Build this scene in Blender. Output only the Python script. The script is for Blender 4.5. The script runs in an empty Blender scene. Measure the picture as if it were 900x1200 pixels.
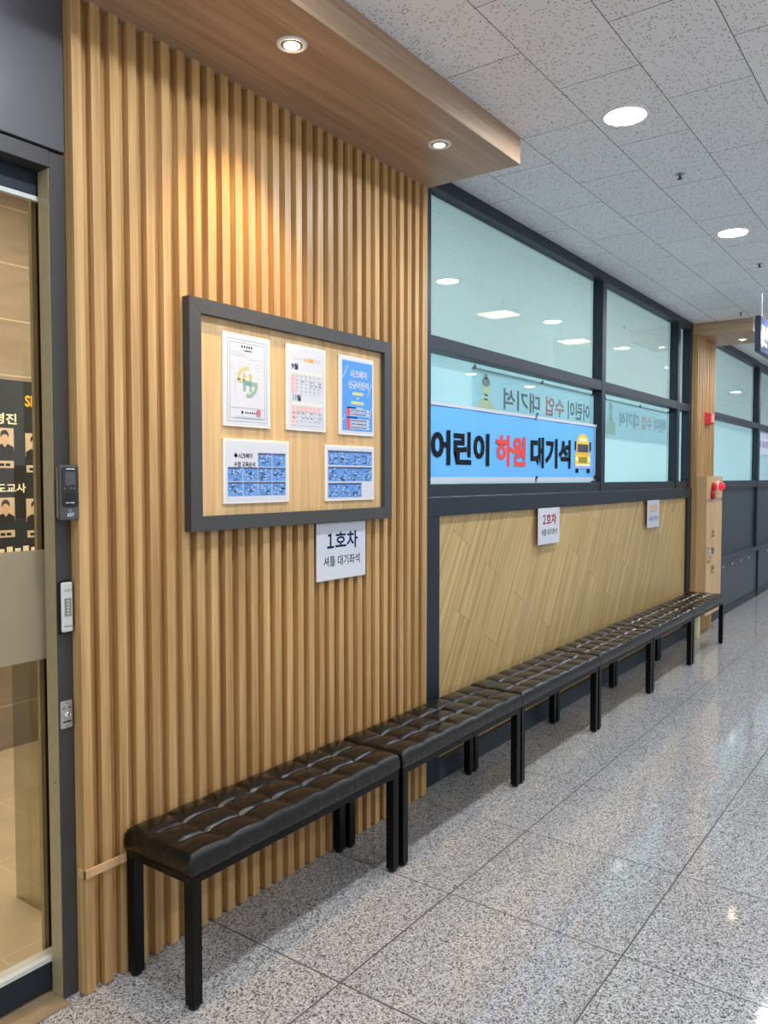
import bpy, bmesh, math, random
from mathutils import Vector, Matrix
random.seed(7)
S = bpy.context.scene
COL = S.collection
PI = math.pi

# ------------------------------------------------------------------ camera
cam_d = bpy.data.cameras.new('camera')
cam = bpy.data.objects.new('camera', cam_d); COL.objects.link(cam)
cam_d.sensor_fit = 'VERTICAL'; cam_d.sensor_height = 36.0; cam_d.lens = 926.15 / 1200 * 36
cam_d.clip_start = 0.02; cam_d.clip_end = 100
RT = ((0.588063235, -0.808814955, 0.0), (-0.0348998953, -0.0253745868, -0.99906863), (0.808061649, 0.587515531, -0.0431494188))
m = Matrix.Identity(4)
for i in range(3):
    m[i][0] = RT[0][i]; m[i][1] = -RT[1][i]; m[i][2] = -RT[2][i]
m.translation = (0, 0, 1.45)
cam.matrix_world = m
S.camera = cam

# ------------------------------------------------------------------ world, view
w = bpy.data.worlds.new('world'); S.world = w; w.use_nodes = True
bg = w.node_tree.nodes['Background']; bg.inputs[0].default_value = (0.86, 0.93, 1.0, 1); bg.inputs[1].default_value = 0.85
S.view_settings.view_transform = 'Standard'; S.view_settings.look = 'None'
S.view_settings.exposure = 0.70; S.view_settings.gamma = 1.0; S.view_settings.use_curve_mapping = False
try:
    S.cycles.use_denoising = True
    S.cycles.max_bounces = 8; S.cycles.transparent_max_bounces = 12
    S.cycles.caustics_reflective = False; S.cycles.caustics_refractive = False
    S.cycles.sample_clamp_indirect = 4.0
except Exception: pass
LAMP = 225.0          # radiance of a ceiling downlight's diffuser
SPOT = (42.0, 6.0)   # watts of the two canopy spots
INNER = 46.0         # watts of the pool room's ceiling lights
LOBBY = 44.0         # watts of the lobby's ceiling light

# ------------------------------------------------------------------ helpers
def lin(c):
    return tuple(((x / 255) / 12.92 if x <= 10 else (((x / 255) + 0.055) / 1.055) ** 2.4) for x in c) + (1.0,)

def sh(mat):
    mat.use_nodes = True
    return mat.node_tree, mat.node_tree.nodes['Principled BSDF']

def plain(name, rgb, rough=0.5, metal=0.0, spec=0.5, coat=0.0, vary=0.06, scale=30.0, bump=0.0):
    """flat colour with a faint procedural variation"""
    mt = bpy.data.materials.new(name); nt, p = sh(mt)
    p.inputs['Roughness'].default_value = rough; p.inputs['Metallic'].default_value = metal
    p.inputs['Specular IOR Level'].default_value = spec; p.inputs['Coat Weight'].default_value = coat
    c = lin(rgb)
    tc = nt.nodes.new('ShaderNodeTexCoord'); n = nt.nodes.new('ShaderNodeTexNoise')
    n.inputs['Scale'].default_value = scale; n.inputs['Detail'].default_value = 3
    nt.links.new(tc.outputs['Object'], n.inputs['Vector'])
    r = nt.nodes.new('ShaderNodeValToRGB'); nt.links.new(n.outputs['Fac'], r.inputs[0])
    r.color_ramp.elements[0].position = 0.3; r.color_ramp.elements[1].position = 0.7
    r.color_ramp.elements[0].color = tuple(x * (1 - vary) for x in c[:3]) + (1,)
    r.color_ramp.elements[1].color = tuple(min(1, x * (1 + vary)) for x in c[:3]) + (1,)
    nt.links.new(r.outputs[0], p.inputs['Base Color'])
    if bump:
        b = nt.nodes.new('ShaderNodeBump'); b.inputs['Strength'].default_value = bump; b.inputs['Distance'].default_value = 0.002
        nt.links.new(n.outputs['Fac'], b.inputs['Height']); nt.links.new(b.outputs[0], p.inputs['Normal'])
    return mt

def emit(name, rgb, strength, base=(0.8, 0.8, 0.8)):
    mt = bpy.data.materials.new(name); nt, p = sh(mt)
    p.inputs['Base Color'].default_value = base + (1,)
    p.inputs['Emission Color'].default_value = rgb + (1,); p.inputs['Emission Strength'].default_value = strength
    return mt

def M_(nt, op, a, b=None, c=None):
    n = nt.nodes.new('ShaderNodeMath'); n.operation = op
    for i, v in enumerate((a, b, c)):
        if v is None: continue
        if hasattr(v, 'is_output'): nt.links.new(v, n.inputs[i])
        else: n.inputs[i].default_value = v
    return n.outputs[0]

def mixc(nt, fac, a, b, mode='MIX'):
    n = nt.nodes.new('ShaderNodeMix'); n.data_type = 'RGBA'; n.blend_type = mode
    for k, v in ((0, fac), (6, a), (7, b)):
        if hasattr(v, 'is_output'): nt.links.new(v, n.inputs[k])
        else: n.inputs[k].default_value = v
    return n.outputs[2]

def ramp(nt, fac, stops):
    r = nt.nodes.new('ShaderNodeValToRGB'); nt.links.new(fac, r.inputs[0])
    e = r.color_ramp.elements
    while len(e) < len(stops): e.new(0.5)
    for el, (p, c) in zip(e, stops): el.position = p; el.color = c
    return r.outputs[0]

def wood(name, light, dark, axis='Z', rough=0.45, island=False, diag=None, spread=1.0):
    mt = bpy.data.materials.new(name); nt, p = sh(mt)
    tc = nt.nodes.new('ShaderNodeTexCoord'); sep = nt.nodes.new('ShaderNodeSeparateXYZ')
    nt.links.new(tc.outputs['Object'], sep.inputs[0])
    x, y, z = sep.outputs
    board = None
    if diag is not None:                       # planks laid at an angle on a wall in the x-z plane
        ca, sa = math.cos(diag), math.sin(diag)
        u = M_(nt, 'ADD', M_(nt, 'MULTIPLY', x, ca), M_(nt, 'MULTIPLY', z, sa))
        v = M_(nt, 'SUBTRACT', M_(nt, 'MULTIPLY', z, ca), M_(nt, 'MULTIPLY', x, sa))
        cb = nt.nodes.new('ShaderNodeCombineXYZ'); nt.links.new(u, cb.inputs[0]); nt.links.new(v, cb.inputs[1])
        br = nt.nodes.new('ShaderNodeTexBrick'); nt.links.new(cb.outputs[0], br.inputs['Vector'])
        br.inputs['Scale'].default_value = 1.0; br.inputs['Brick Width'].default_value = 0.9; br.inputs['Row Height'].default_value = 0.19
        br.inputs['Mortar Size'].default_value = 0.0012; br.inputs['Mortar Smooth'].default_value = 0.0
        br.offset = 0.37
        br.inputs['Color1'].default_value = (0, 0, 0, 1); br.inputs['Color2'].default_value = (1, 1, 1, 1); br.inputs['Mortar'].default_value = (0.5, 0.5, 0.5, 1)
        board = br; gx, gy, gz = v, y, u
    elif axis == 'X': gx, gy, gz = z, y, x
    elif axis == 'Y': gx, gy, gz = x, z, y
    else: gx, gy, gz = x, y, z
    off = None
    if island:
        gi = nt.nodes.new('ShaderNodeNewGeometry'); off = gi.outputs['Random Per Island']
    elif board: off = board.outputs['Color']
    def coords(a, b, c):
        cb = nt.nodes.new('ShaderNodeCombineXYZ')
        for k, (g, s) in enumerate(((gx, a), (gy, b), (gz, c))):
            o = M_(nt, 'MULTIPLY', g, s)
            if off is not None: o = M_(nt, 'ADD', o, M_(nt, 'MULTIPLY', off, 37.0 + 11 * k))
            nt.links.new(o, cb.inputs[k])
        return cb.outputs[0]
    def noise(vec, d=3, dist=0.0):
        n = nt.nodes.new('ShaderNodeTexNoise'); nt.links.new(vec, n.inputs['Vector'])
        n.inputs['Scale'].default_value = 1.0; n.inputs['Detail'].default_value = d; n.inputs['Distortion'].default_value = dist
        return n.outputs['Fac']
    big = noise(coords(22 * spread, 22 * spread, 0.9), 4, 0.6)
    fine = noise(coords(260, 260, 5), 2)
    streak = noise(coords(70 * spread, 70 * spread, 1.6), 3, 0.3)
    f = M_(nt, 'ADD', M_(nt, 'MULTIPLY', big, 0.5), M_(nt, 'ADD', M_(nt, 'MULTIPLY', fine, 0.2), M_(nt, 'MULTIPLY', streak, 0.3)))
    c = ramp(nt, f, [(0.36, lin(dark)), (0.5, tuple((a + b) / 2 for a, b in zip(lin(light), lin(dark)))), (0.64, lin(light))])
    if off is not None:
        tint = ramp(nt, off, [(0, (0.86, 0.84, 0.82, 1) if board is None else (0.95, 0.95, 0.94, 1)), (1, (1.0, 1.0, 1.0, 1))])
        c = mixc(nt, 1.0, c, tint, 'MULTIPLY')
    if board:
        c = mixc(nt, board.outputs['Fac'], c, tuple(v * 0.55 for v in lin(dark)[:3]) + (1,))
    nt.links.new(c, p.inputs['Base Color'])
    p.inputs['Roughness'].default_value = rough
    b = nt.nodes.new('ShaderNodeBump'); b.inputs['Strength'].default_value = 0.12; b.inputs['Distance'].default_value = 0.001
    nt.links.new(f, b.inputs['Height']); nt.links.new(b.outputs[0], p.inputs['Normal'])
    return mt

ORIG = {}
def link(o, parent):
    COL.objects.link(o)
    if parent is not None: o.parent = parent

def clean(bm):
    bmesh.ops.recalc_face_normals(bm, faces=bm.faces[:])

def obj(name, bm, mat, parent=None, bevel=0.0, smooth=False, seg=2, recalc=True, at=None):
    """link a bmesh (world coordinates) as ONE mesh object, under parent if given"""
    if recalc: clean(bm)
    base = ORIG.get(parent.name, Vector((0, 0, 0))) if parent is not None else Vector((0, 0, 0))
    loc = Vector(at) if at is not None else Vector(base)
    bmesh.ops.translate(bm, verts=bm.verts[:], vec=-loc)
    me = bpy.data.meshes.new(name); bm.to_mesh(me); bm.free()
    if mat is not None: me.materials.append(mat)
    o = bpy.data.objects.new(name, me); link(o, parent)
    o.location = loc - base
    ORIG[o.name] = loc
    if smooth:
        for p in me.polygons: p.use_smooth = True
    if bevel:
        bv = o.modifiers.new('bevel', 'BEVEL'); bv.width = bevel; bv.segments = seg; bv.limit_method = 'ANGLE'; bv.angle_limit = math.radians(40)
    return o

def thing(name, label, cat, loc, group=None):
    o = bpy.data.objects.new(name, None); COL.objects.link(o); o.empty_display_size = 0.1
    o.location = loc; ORIG[o.name] = Vector(loc)
    tag(o, label, cat, group); return o

def tag(o, label, cat, group=None):
    o['label'] = label; o['category'] = cat
    if group: o['group'] = group
    return o

def struct(o):
    o['kind'] = 'structure'; return o

def sgroup(name, loc=(0, 0, 0)):
    o = bpy.data.objects.new(name, None); COL.objects.link(o); o.location = loc; ORIG[o.name] = Vector(loc); o.empty_display_size = 0.1
    return struct(o)

def copy_tree(o, parent=None):
    c = o.copy(); COL.objects.link(c)
    if parent is not None: c.parent = parent
    for ch in list(o.children): copy_tree(ch, c)
    return c

def B(): return bmesh.new()

def box(bm, x0, x1, y0, y1, z0, z1):
    v = [bm.verts.new((x, y, z)) for x in (x0, x1) for y in (y0, y1) for z in (z0, z1)]
    for f in ((0, 1, 3, 2), (4, 6, 7, 5), (0, 4, 5, 1), (2, 3, 7, 6), (0, 2, 6, 4), (1, 5, 7, 3)):
        bm.faces.new([v[i] for i in f])
    return bm

def bx(x0, x1, y0, y1, z0, z1): return box(B(), x0, x1, y0, y1, z0, z1)

def lathe(bm, prof, c=(0, 0, 0), axis='Z', n=32, cap0=False, cap1=False):
    """prof: list of (radius, height) along axis"""
    rings = []
    for r, h in prof:
        ring = []
        for i in range(n):
            a = 2 * PI * i / n; u, v = r * math.cos(a), r * math.sin(a)
            p = (u, v, h) if axis == 'Z' else ((u, h, v) if axis == 'Y' else (h, u, v))
            ring.append(bm.verts.new((p[0] + c[0], p[1] + c[1], p[2] + c[2])))
        rings.append(ring)
    for a, b in zip(rings, rings[1:]):
        for i in range(n):
            bm.faces.new((a[i], a[(i + 1) % n], b[(i + 1) % n], b[i]))
    if cap0: bm.faces.new(rings[0][::-1])
    if cap1: bm.faces.new(rings[-1])
    return bm

def poly(bm, pts, y, d=0.0008):
    """flat outline in the x-z plane with its front face at y, thickness d behind it"""
    a = [bm.verts.new((p[0], y, p[1])) for p in pts]; b = [bm.verts.new((p[0], y + d, p[1])) for p in pts]
    bm.faces.new(a); bm.faces.new(b[::-1])
    n = len(pts)
    for i in range(n): bm.faces.new((a[i], b[i], b[(i + 1) % n], a[(i + 1) % n]))
    return bm

def rect(bm, x0, x1, z0, z1, y, d=0.0008): return poly(bm, [(x0, z0), (x1, z0), (x1, z1), (x0, z1)], y, d)

def rrect(bm, x0, x1, z0, z1, r, y, d=0.0008, n=5):
    pts = []
    for cx, cz, a0 in ((x1 - r, z1 - r, 0), (x0 + r, z1 - r, PI / 2), (x0 + r, z0 + r, PI), (x1 - r, z0 + r, 1.5 * PI)):
        for i in range(n + 1):
            a = a0 + PI / 2 * i / n; pts.append((cx + r * math.cos(a), cz + r * math.sin(a)))
    return poly(bm, pts, y, d)

def ell(bm, cx, cz, rx, rz, y, d=0.0008, n=20, a0=0, a1=2 * PI):
    full = abs(a1 - a0 - 2 * PI) < 1e-6
    k = n if full else n + 1
    return poly(bm, [(cx + rx * math.cos(a0 + (a1 - a0) * i / n), cz + rz * math.sin(a0 + (a1 - a0) * i / n)) for i in range(k)], y, d)

def arc(bm, cx, cz, r0, r1, a0, a1, y, d=0.0008, n=16, sz=1.0):
    o = [(cx + r1 * math.cos(a0 + (a1 - a0) * i / n), cz + sz * r1 * math.sin(a0 + (a1 - a0) * i / n)) for i in range(n + 1)]
    q = [(cx + r0 * math.cos(a0 + (a1 - a0) * i / n), cz + sz * r0 * math.sin(a0 + (a1 - a0) * i / n)) for i in range(n + 1)]
    for i in range(n): poly(bm, [o[i], o[i + 1], q[i + 1], q[i]], y, d)
    return bm

def stick(bm, p, q, wd, y, d=0.0008):
    dx, dz = q[0] - p[0], q[1] - p[1]; l = math.hypot(dx, dz); nx, nz = -dz / l * wd / 2, dx / l * wd / 2
    return poly(bm, [(p[0] + nx, p[1] + nz), (q[0] + nx, q[1] + nz), (q[0] - nx, q[1] - nz), (p[0] - nx, p[1] - nz)], y, d)

def tube(bm, pts, r, n=10):
    pts = [Vector(p) for p in pts]; rings = []
    for i, p in enumerate(pts):
        t = (pts[min(i + 1, len(pts) - 1)] - pts[max(i - 1, 0)]).normalized()
        a = t.cross(Vector((0.3, 0.9, 0.31))).normalized(); b = t.cross(a)
        rings.append([bm.verts.new(p + r * (math.cos(2 * PI * k / n) * a + math.sin(2 * PI * k / n) * b)) for k in range(n)])
    for a, b in zip(rings, rings[1:]):
        for k in range(n): bm.faces.new((a[k], a[(k + 1) % n], b[(k + 1) % n], b[k]))
    bm.faces.new(rings[0][::-1]); bm.faces.new(rings[-1])
    return bm

DG = None
def text_bm(body, x0, x1, z0, z1, y, bold=0.0, mirror=False, keep=False):
    """lettering fitted to the rectangle, in the x-z plane, read from -y"""
    cu = bpy.data.curves.new('lettering', 'FONT'); cu.body = body; cu.resolution_u = 3; cu.offset = bold
    o = bpy.data.objects.new('lettering', cu); COL.objects.link(o)
    bpy.context.view_layer.update()
    me = bpy.data.meshes.new_from_object(o.evaluated_get(bpy.context.evaluated_depsgraph_get()))
    bpy.data.objects.remove(o); bpy.data.curves.remove(cu)
    bm = B(); bm.from_mesh(me); bpy.data.meshes.remove(me)
    bmesh.ops.delete(bm, geom=[v for v in bm.verts if not v.link_faces], context='VERTS')
    xs = [v.co.x for v in bm.verts]; zs = [v.co.y for v in bm.verts]
    ax, bx_, az, bz = min(xs), max(xs), min(zs), max(zs)
    sx = (x1 - x0) / (bx_ - ax); sz = (z1 - z0) / (bz - az)
    for v in bm.verts:
        u = (v.co.x - ax) * sx
        v.co = Vector(((x1 - u) if mirror else (x0 + u), y, z0 + (v.co.y - az) * sz))
    for f in bm.faces:
        f.normal_update()
        if f.normal.y > 0: f.normal_flip()
    return bm

def text_row(name, parent, mat, segs, z0, z1, y, bold=0.0):
    bm = B()
    for body, x0, x1, k in segs:
        b2 = text_bm(body, x0, x1, z0 + (z1 - z0) * k, z1 - (z1 - z0) * k, y, bold)
        me = bpy.data.meshes.new('tmp'); b2.to_mesh(me); b2.free(); bm.from_mesh(me); bpy.data.meshes.remove(me)
    return obj(name, bm, mat, parent, recalc=False)

def text(name, parent, mat, body, x0, x1, z0, z1, y, bold=0.0, mirror=False):
    return obj(name, text_bm(body, x0, x1, z0, z1, y, bold, mirror), mat, parent, recalc=False)

# ------------------------------------------------------------------ materials
M = {}
M['slat'] = wood('oak_slats', (214, 176, 120), (162, 121, 71), 'Z', 0.42, island=True)
M['canopy'] = wood('brown_oak_canopy', (192, 162, 134), (152, 124, 100), 'X', 0.4)
M['panel'] = wood('diagonal_oak_planks', (216, 186, 130), (164, 132, 80), rough=0.4, diag=math.radians(60), spread=1.5)
M['backing'] = wood('board_backing_oak', (222, 186, 134), (184, 146, 98), 'Z', 0.5)
M['cabinet'] = wood('cabinet_oak', (222, 186, 138), (190, 150, 104), 'Z', 0.4)
M['charcoal'] = plain('charcoal_powder_coat', (60, 58, 58), 0.42, vary=0.04)
M['navy'] = plain('blue_black_aluminium', (35, 43, 53), 0.4, spec=0.3, vary=0.04)
M['navy_lo'] = plain('blue_grey_panel', (50, 59, 68), 0.4, spec=0.35, vary=0.04)
M['navy_lo2'] = plain('blue_grey_locker', (62, 71, 79), 0.4, spec=0.4, vary=0.04)
M['door_panel'] = plain('grey_door_panel', (84, 84, 88), 0.35, vary=0.03)
M['frame'] = plain('board_frame_grey', (62, 62, 63), 0.45, vary=0.04)
M['black_metal'] = plain('black_painted_steel', (7, 7, 8), 0.35, spec=0.2, vary=0.1)
M['rubber'] = plain('black_rubber', (14, 14, 14), 0.7)
M['white'] = plain('white_paper', (204, 207, 216), 0.45, vary=0.01)
M['acrylic'] = plain('white_acrylic', (228, 224, 218), 0.25, vary=0.01)
M['ink'] = plain('black_ink', (24, 26, 32), 0.75, spec=0.12)
M['greyink'] = plain('grey_ink', (150, 154, 166), 0.75, spec=0.12)
M['lightink'] = plain('pale_grey_ink', (196, 200, 210), 0.75, spec=0.12)
M['navyink'] = plain('navy_ink', (26, 36, 84), 0.75, spec=0.12)
M['redink'] = plain('dark_red_ink', (150, 40, 48), 0.75, spec=0.12)
M['orangeink'] = plain('orange_ink', (236, 168, 84), 0.75, spec=0.12)
M['blueink'] = plain('blue_ink', (70, 120, 160), 0.75, spec=0.12)
M['pink'] = plain('pink_ink', (240, 186, 190), 0.75, spec=0.12)
M['coral'] = plain('coral_ink', (232, 84, 78), 0.75, spec=0.12)
M['poster_blue'] = plain('poster_blue', (74, 148, 234), 0.45, vary=0.02)
M['pool'] = plain('pool_photo_blue', (92, 142, 208), 0.5, vary=0.35, scale=90)
M['pooldark'] = plain('swimmer_dark', (66, 88, 132), 0.5, vary=0.3, scale=200)
M['poollight'] = plain('splash_white', (176, 196, 224), 0.5, vary=0.1, scale=200)
M['gold'] = plain('gold_ink', (196, 186, 118), 0.5)
M['sage'] = plain('sage_ink', (142, 172, 148), 0.5)
M['teal'] = plain('teal_ink', (92, 158, 160), 0.5)
M['seal'] = plain('seal_red', (196, 110, 130), 0.5)
M['olive'] = plain('yellow_green_ink', (216, 220, 120), 0.5)
M['banner'] = plain('banner_blue', (100, 182, 248), 0.5, vary=0.03, scale=4)
M['bus'] = plain('bus_yellow', (250, 206, 60), 0.5, vary=0.05)
M['bus2'] = plain('bus_amber', (240, 178, 52), 0.5)
M['busglass'] = plain('bus_windscreen', (60, 62, 82), 0.4)
M['grille'] = plain('bus_grille', (150, 136, 40), 0.5)
M['cream'] = plain('cream_print', (250, 244, 196), 0.5)
M['lilac'] = plain('bumper_lilac', (166, 178, 226), 0.5)
M['steel'] = plain('brushed_steel', (196, 194, 188), 0.3, metal=0.85)
M['silver'] = plain('silver_plastic', (206, 206, 202), 0.35, vary=0.03)
M['chrome'] = plain('chrome', (220, 220, 220), 0.12, metal=1.0)
M['device'] = plain('dark_grey_plastic', (70, 70, 72), 0.35)
M['device_black'] = plain('gloss_black_plastic', (12, 12, 13), 0.12)
M['screen'] = plain('dark_lcd', (70, 68, 72), 0.2)
M['bronze'] = plain('bronze_bracket', (138, 120, 84), 0.4)
M['whitepaint'] = plain('white_painted_metal', (236, 236, 236), 0.35, vary=0.02)
M['greyring'] = plain('grey_lamp_ring', (150, 146, 140), 0.35, metal=0.4)
M['red'] = plain('red_plastic', (214, 30, 42), 0.3)
M['redlite'] = plain('pale_red_face', (238, 150, 150), 0.35)
M['darkred'] = plain('dark_red_plastic', (176, 16, 32), 0.3)
M['pipe'] = plain('pale_cream_plastic', (222, 220, 168), 0.35)
M['wallpaint'] = plain('pale_wall_paint', (214, 216, 218), 0.8, vary=0.02)
M['innerpaint'] = plain('white_wall_paint', (232, 238, 238), 0.8, vary=0.02)
M['signnavy'] = plain('sign_navy', (44, 52, 78), 0.3)
M['led_board'] = plain('black_board', (22, 25, 28), 0.2)
M['warmwhite'] = plain('cream_lettering', (246, 240, 214), 0.6)
M['orange'] = plain('orange_lettering', (244, 176, 60), 0.5)
M['skin'] = plain('printed_skin', (214, 176, 150), 0.6)
M['hair'] = plain('printed_hair', (34, 28, 26), 0.6)
M['cloth'] = plain('printed_black_shirt', (24, 24, 28), 0.6)
M['portrait_back'] = plain('portrait_background', (206, 190, 166), 0.6)
M['jamb'] = plain('warm_lit_olive_jamb', (164, 150, 116), 0.35)  # olive tone carries the warm light on the door post's side
M['band'] = None

def leather():
    mt = bpy.data.materials.new('black_leather'); nt, p = sh(mt)
    tc = nt.nodes.new('ShaderNodeTexCoord')
    n = nt.nodes.new('ShaderNodeTexNoise'); n.inputs['Scale'].default_value = 14; n.inputs['Detail'].default_value = 5; n.inputs['Distortion'].default_value = 0.6
    nt.links.new(tc.outputs['Object'], n.inputs['Vector'])
    v = nt.nodes.new('ShaderNodeTexVoronoi'); v.inputs['Scale'].default_value = 420; nt.links.new(tc.outputs['Object'], v.inputs['Vector'])
    h = M_(nt, 'ADD', M_(nt, 'MULTIPLY', n.outputs['Fac'], 1.0), M_(nt, 'MULTIPLY', v.outputs['Distance'], 0.12))
    b = nt.nodes.new('ShaderNodeBump'); b.inputs['Strength'].default_value = 0.35; b.inputs['Distance'].default_value = 0.006
    nt.links.new(h, b.inputs['Height']); nt.links.new(b.outputs[0], p.inputs['Normal'])
    p.inputs['Base Color'].default_value = lin((15, 11, 9)); p.inputs['Roughness'].default_value = 0.15
    p.inputs['Specular IOR Level'].default_value = 0.42
    return mt
M['leather'] = leather()

def floor_mat():
    mt = bpy.data.materials.new('speckled_granite_tiles'); nt, p = sh(mt)
    tc = nt.nodes.new('ShaderNodeTexCoord')
    mp = nt.nodes.new('ShaderNodeMapping'); mp.inputs['Location'].default_value = (-1.715, -1.402, 0)
    nt.links.new(tc.outputs['Object'], mp.inputs['Vector'])
    br = nt.nodes.new('ShaderNodeTexBrick'); nt.links.new(mp.outputs[0], br.inputs['Vector']); br.offset = 0.0
    br.inputs['Scale'].default_value = 1; br.inputs['Brick Width'].default_value = 0.604; br.inputs['Row Height'].default_value = 0.611
    br.inputs['Mortar Size'].default_value = 0.0030; br.inputs['Mortar Smooth'].default_value = 0.2
    br.inputs['Color1'].default_value = (0.93, 0.93, 0.93, 1); br.inputs['Color2'].default_value = (1, 1, 1, 1); br.inputs['Mortar'].default_value = (1, 1, 1, 1)
    v = nt.nodes.new('ShaderNodeTexVoronoi'); v.inputs['Scale'].default_value = 250; nt.links.new(tc.outputs['Object'], v.inputs['Vector'])
    sp = nt.nodes.new('ShaderNodeSeparateColor'); nt.links.new(v.outputs['Color'], sp.inputs[0])
    n = nt.nodes.new('ShaderNodeTexNoise'); n.inputs['Scale'].default_value = 75; n.inputs['Detail'].default_value = 4; nt.links.new(tc.outputs['Object'], n.inputs['Vector'])
    f = M_(nt, 'ADD', M_(nt, 'MULTIPLY', sp.outputs[0], 0.62), M_(nt, 'MULTIPLY', n.outputs['Fac'], 0.38))
    c = ramp(nt, f, [(0.20, lin((70, 69, 70))), (0.31, lin((122, 119, 118))), (0.45, lin((164, 161, 160))), (0.62, lin((188, 185, 183))), (0.8, lin((208, 205, 203)))])
    c = mixc(nt, 1.0, c, br.outputs['Color'], 'MULTIPLY')
    c = mixc(nt, br.outputs['Fac'], c, lin((70, 69, 68)))
    nt.links.new(c, p.inputs['Base Color'])
    rr = M_(nt, 'ADD', 0.065, M_(nt, 'MULTIPLY', br.outputs['Fac'], 0.5))
    nt.links.new(rr, p.inputs['Roughness'])
    b = nt.nodes.new('ShaderNodeBump'); b.inputs['Strength'].default_value = 0.02; b.inputs['Distance'].default_value = 0.0008
    n2 = nt.nodes.new('ShaderNodeTexNoise'); n2.inputs['Scale'].default_value = 24; nt.links.new(tc.outputs['Object'], n2.inputs['Vector'])
    nt.links.new(n2.outputs['Fac'], b.inputs['Height']); nt.links.new(b.outputs[0], p.inputs['Normal'])
    return mt

def ceiling_mat():
    mt = bpy.data.materials.new('fissured_ceiling_tiles'); nt, p = sh(mt)
    tc = nt.nodes.new('ShaderNodeTexCoord')
    mp = nt.nodes.new('ShaderNodeMapping'); mp.inputs['Location'].default_value = (-3.031, -0.909, 0)
    nt.links.new(tc.outputs['Object'], mp.inputs['Vector'])
    br = nt.nodes.new('ShaderNodeTexBrick'); nt.links.new(mp.outputs[0], br.inputs['Vector']); br.offset = 0.5
    br.inputs['Scale'].default_value = 1; br.inputs['Brick Width'].default_value = 0.608; br.inputs['Row Height'].default_value = 0.2945
    br.inputs['Mortar Size'].default_value = 0.0016; br.inputs['Mortar Smooth'].default_value = 0.1
    br.inputs['Color1'].default_value = (0.95, 0.95, 0.95, 1); br.inputs['Color2'].default_value = (1, 1, 1, 1)
    masks = None
    wn = nt.nodes.new('ShaderNodeTexNoise'); wn.inputs['Scale'].default_value = 30; nt.links.new(tc.outputs['Object'], wn.inputs['Vector'])
    for sx, sy, rot in ((60, 130, 0.3), (130, 60, 0.2), (75, 150, 0.9)):
        m2 = nt.nodes.new('ShaderNodeMapping'); m2.inputs['Scale'].default_value = (sx, sy, 1); m2.inputs['Rotation'].default_value = (0, 0, rot)
        nt.links.new(tc.outputs['Object'], m2.inputs['Vector'])
        ad = nt.nodes.new('ShaderNodeVectorMath'); ad.operation = 'ADD'; nt.links.new(m2.outputs[0], ad.inputs[0])
        sc = nt.nodes.new('ShaderNodeVectorMath'); sc.operation = 'SCALE'; sc.inputs['Scale'].default_value = 1.4; nt.links.new(wn.outputs['Color'], sc.inputs[0]); nt.links.new(sc.outputs[0], ad.inputs[1])
        v = nt.nodes.new('ShaderNodeTexVoronoi'); v.voronoi_dimensions = '2D'; v.inputs['Scale'].default_value = 1; nt.links.new(ad.outputs[0], v.inputs['Vector'])
        s3 = nt.nodes.new('ShaderNodeSeparateColor'); nt.links.new(v.outputs['Color'], s3.inputs[0])
        k = M_(nt, 'MULTIPLY', M_(nt, 'LESS_THAN', v.outputs['Distance'], 0.27), M_(nt, 'GREATER_THAN', s3.outputs[0], 0.90))
        masks = k if masks is None else M_(nt, 'MAXIMUM', masks, k)
    c = mixc(nt, M_(nt, 'MULTIPLY', masks, 0.8), lin((246, 247, 250)), lin((130, 130, 134)))
    c = mixc(nt, 1.0, c, br.outputs['Color'], 'MULTIPLY')
    c = mixc(nt, br.outputs['Fac'], c, lin((84, 84, 86)))
    nt.links.new(c, p.inputs['Base Color']); p.inputs['Roughness'].default_value = 0.85; p.inputs['Specular IOR Level'].default_value = 0.2
    return mt

def tile_mat(name, base, line, bw, rh, loc, swz, rough=0.4, var=0.12, mortar=0.003):
    mt = bpy.data.materials.new(name); nt, p = sh(mt)
    tc = nt.nodes.new('ShaderNodeTexCoord'); sep = nt.nodes.new('ShaderNodeSeparateXYZ'); nt.links.new(tc.outputs['Object'], sep.inputs[0])
    cb = nt.nodes.new('ShaderNodeCombineXYZ')
    nt.links.new(M_(nt, 'SUBTRACT', sep.outputs[swz[0]], loc[0]), cb.inputs[0]); nt.links.new(M_(nt, 'SUBTRACT', sep.outputs[swz[1]], loc[1]), cb.inputs[1])
    br = nt.nodes.new('ShaderNodeTexBrick'); nt.links.new(cb.outputs[0], br.inputs['Vector']); br.offset = 0.5
    br.inputs['Scale'].default_value = 1; br.inputs['Brick Width'].default_value = bw; br.inputs['Row Height'].default_value = rh; br.inputs['Mortar Size'].default_value = mortar
    br.inputs['Color1'].default_value = (0.9, 0.9, 0.9, 1); br.inputs['Color2'].default_value = (1, 1, 1, 1)
    mp = nt.nodes.new('ShaderNodeMapping'); mp.inputs['Scale'].default_value = (3, 3, 14); nt.links.new(tc.outputs['Object'], mp.inputs['Vector'])
    n = nt.nodes.new('ShaderNodeTexNoise'); n.inputs['Scale'].default_value = 1.5; n.inputs['Detail'].default_value = 7; nt.links.new(mp.outputs[0], n.inputs['Vector'])
    b0 = lin(base)
    c = ramp(nt, n.outputs['Fac'], [(0.3, tuple(x * (1 - var) for x in b0[:3]) + (1,)), (0.7, tuple(x * (1 + var) for x in b0[:3]) + (1,))])
    c = mixc(nt, 1.0, c, br.outputs['Color'], 'MULTIPLY'); c = mixc(nt, br.outputs['Fac'], c, lin(line))
    nt.links.new(c, p.inputs['Base Color']); p.inputs['Roughness'].default_value = rough
    return mt

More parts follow.
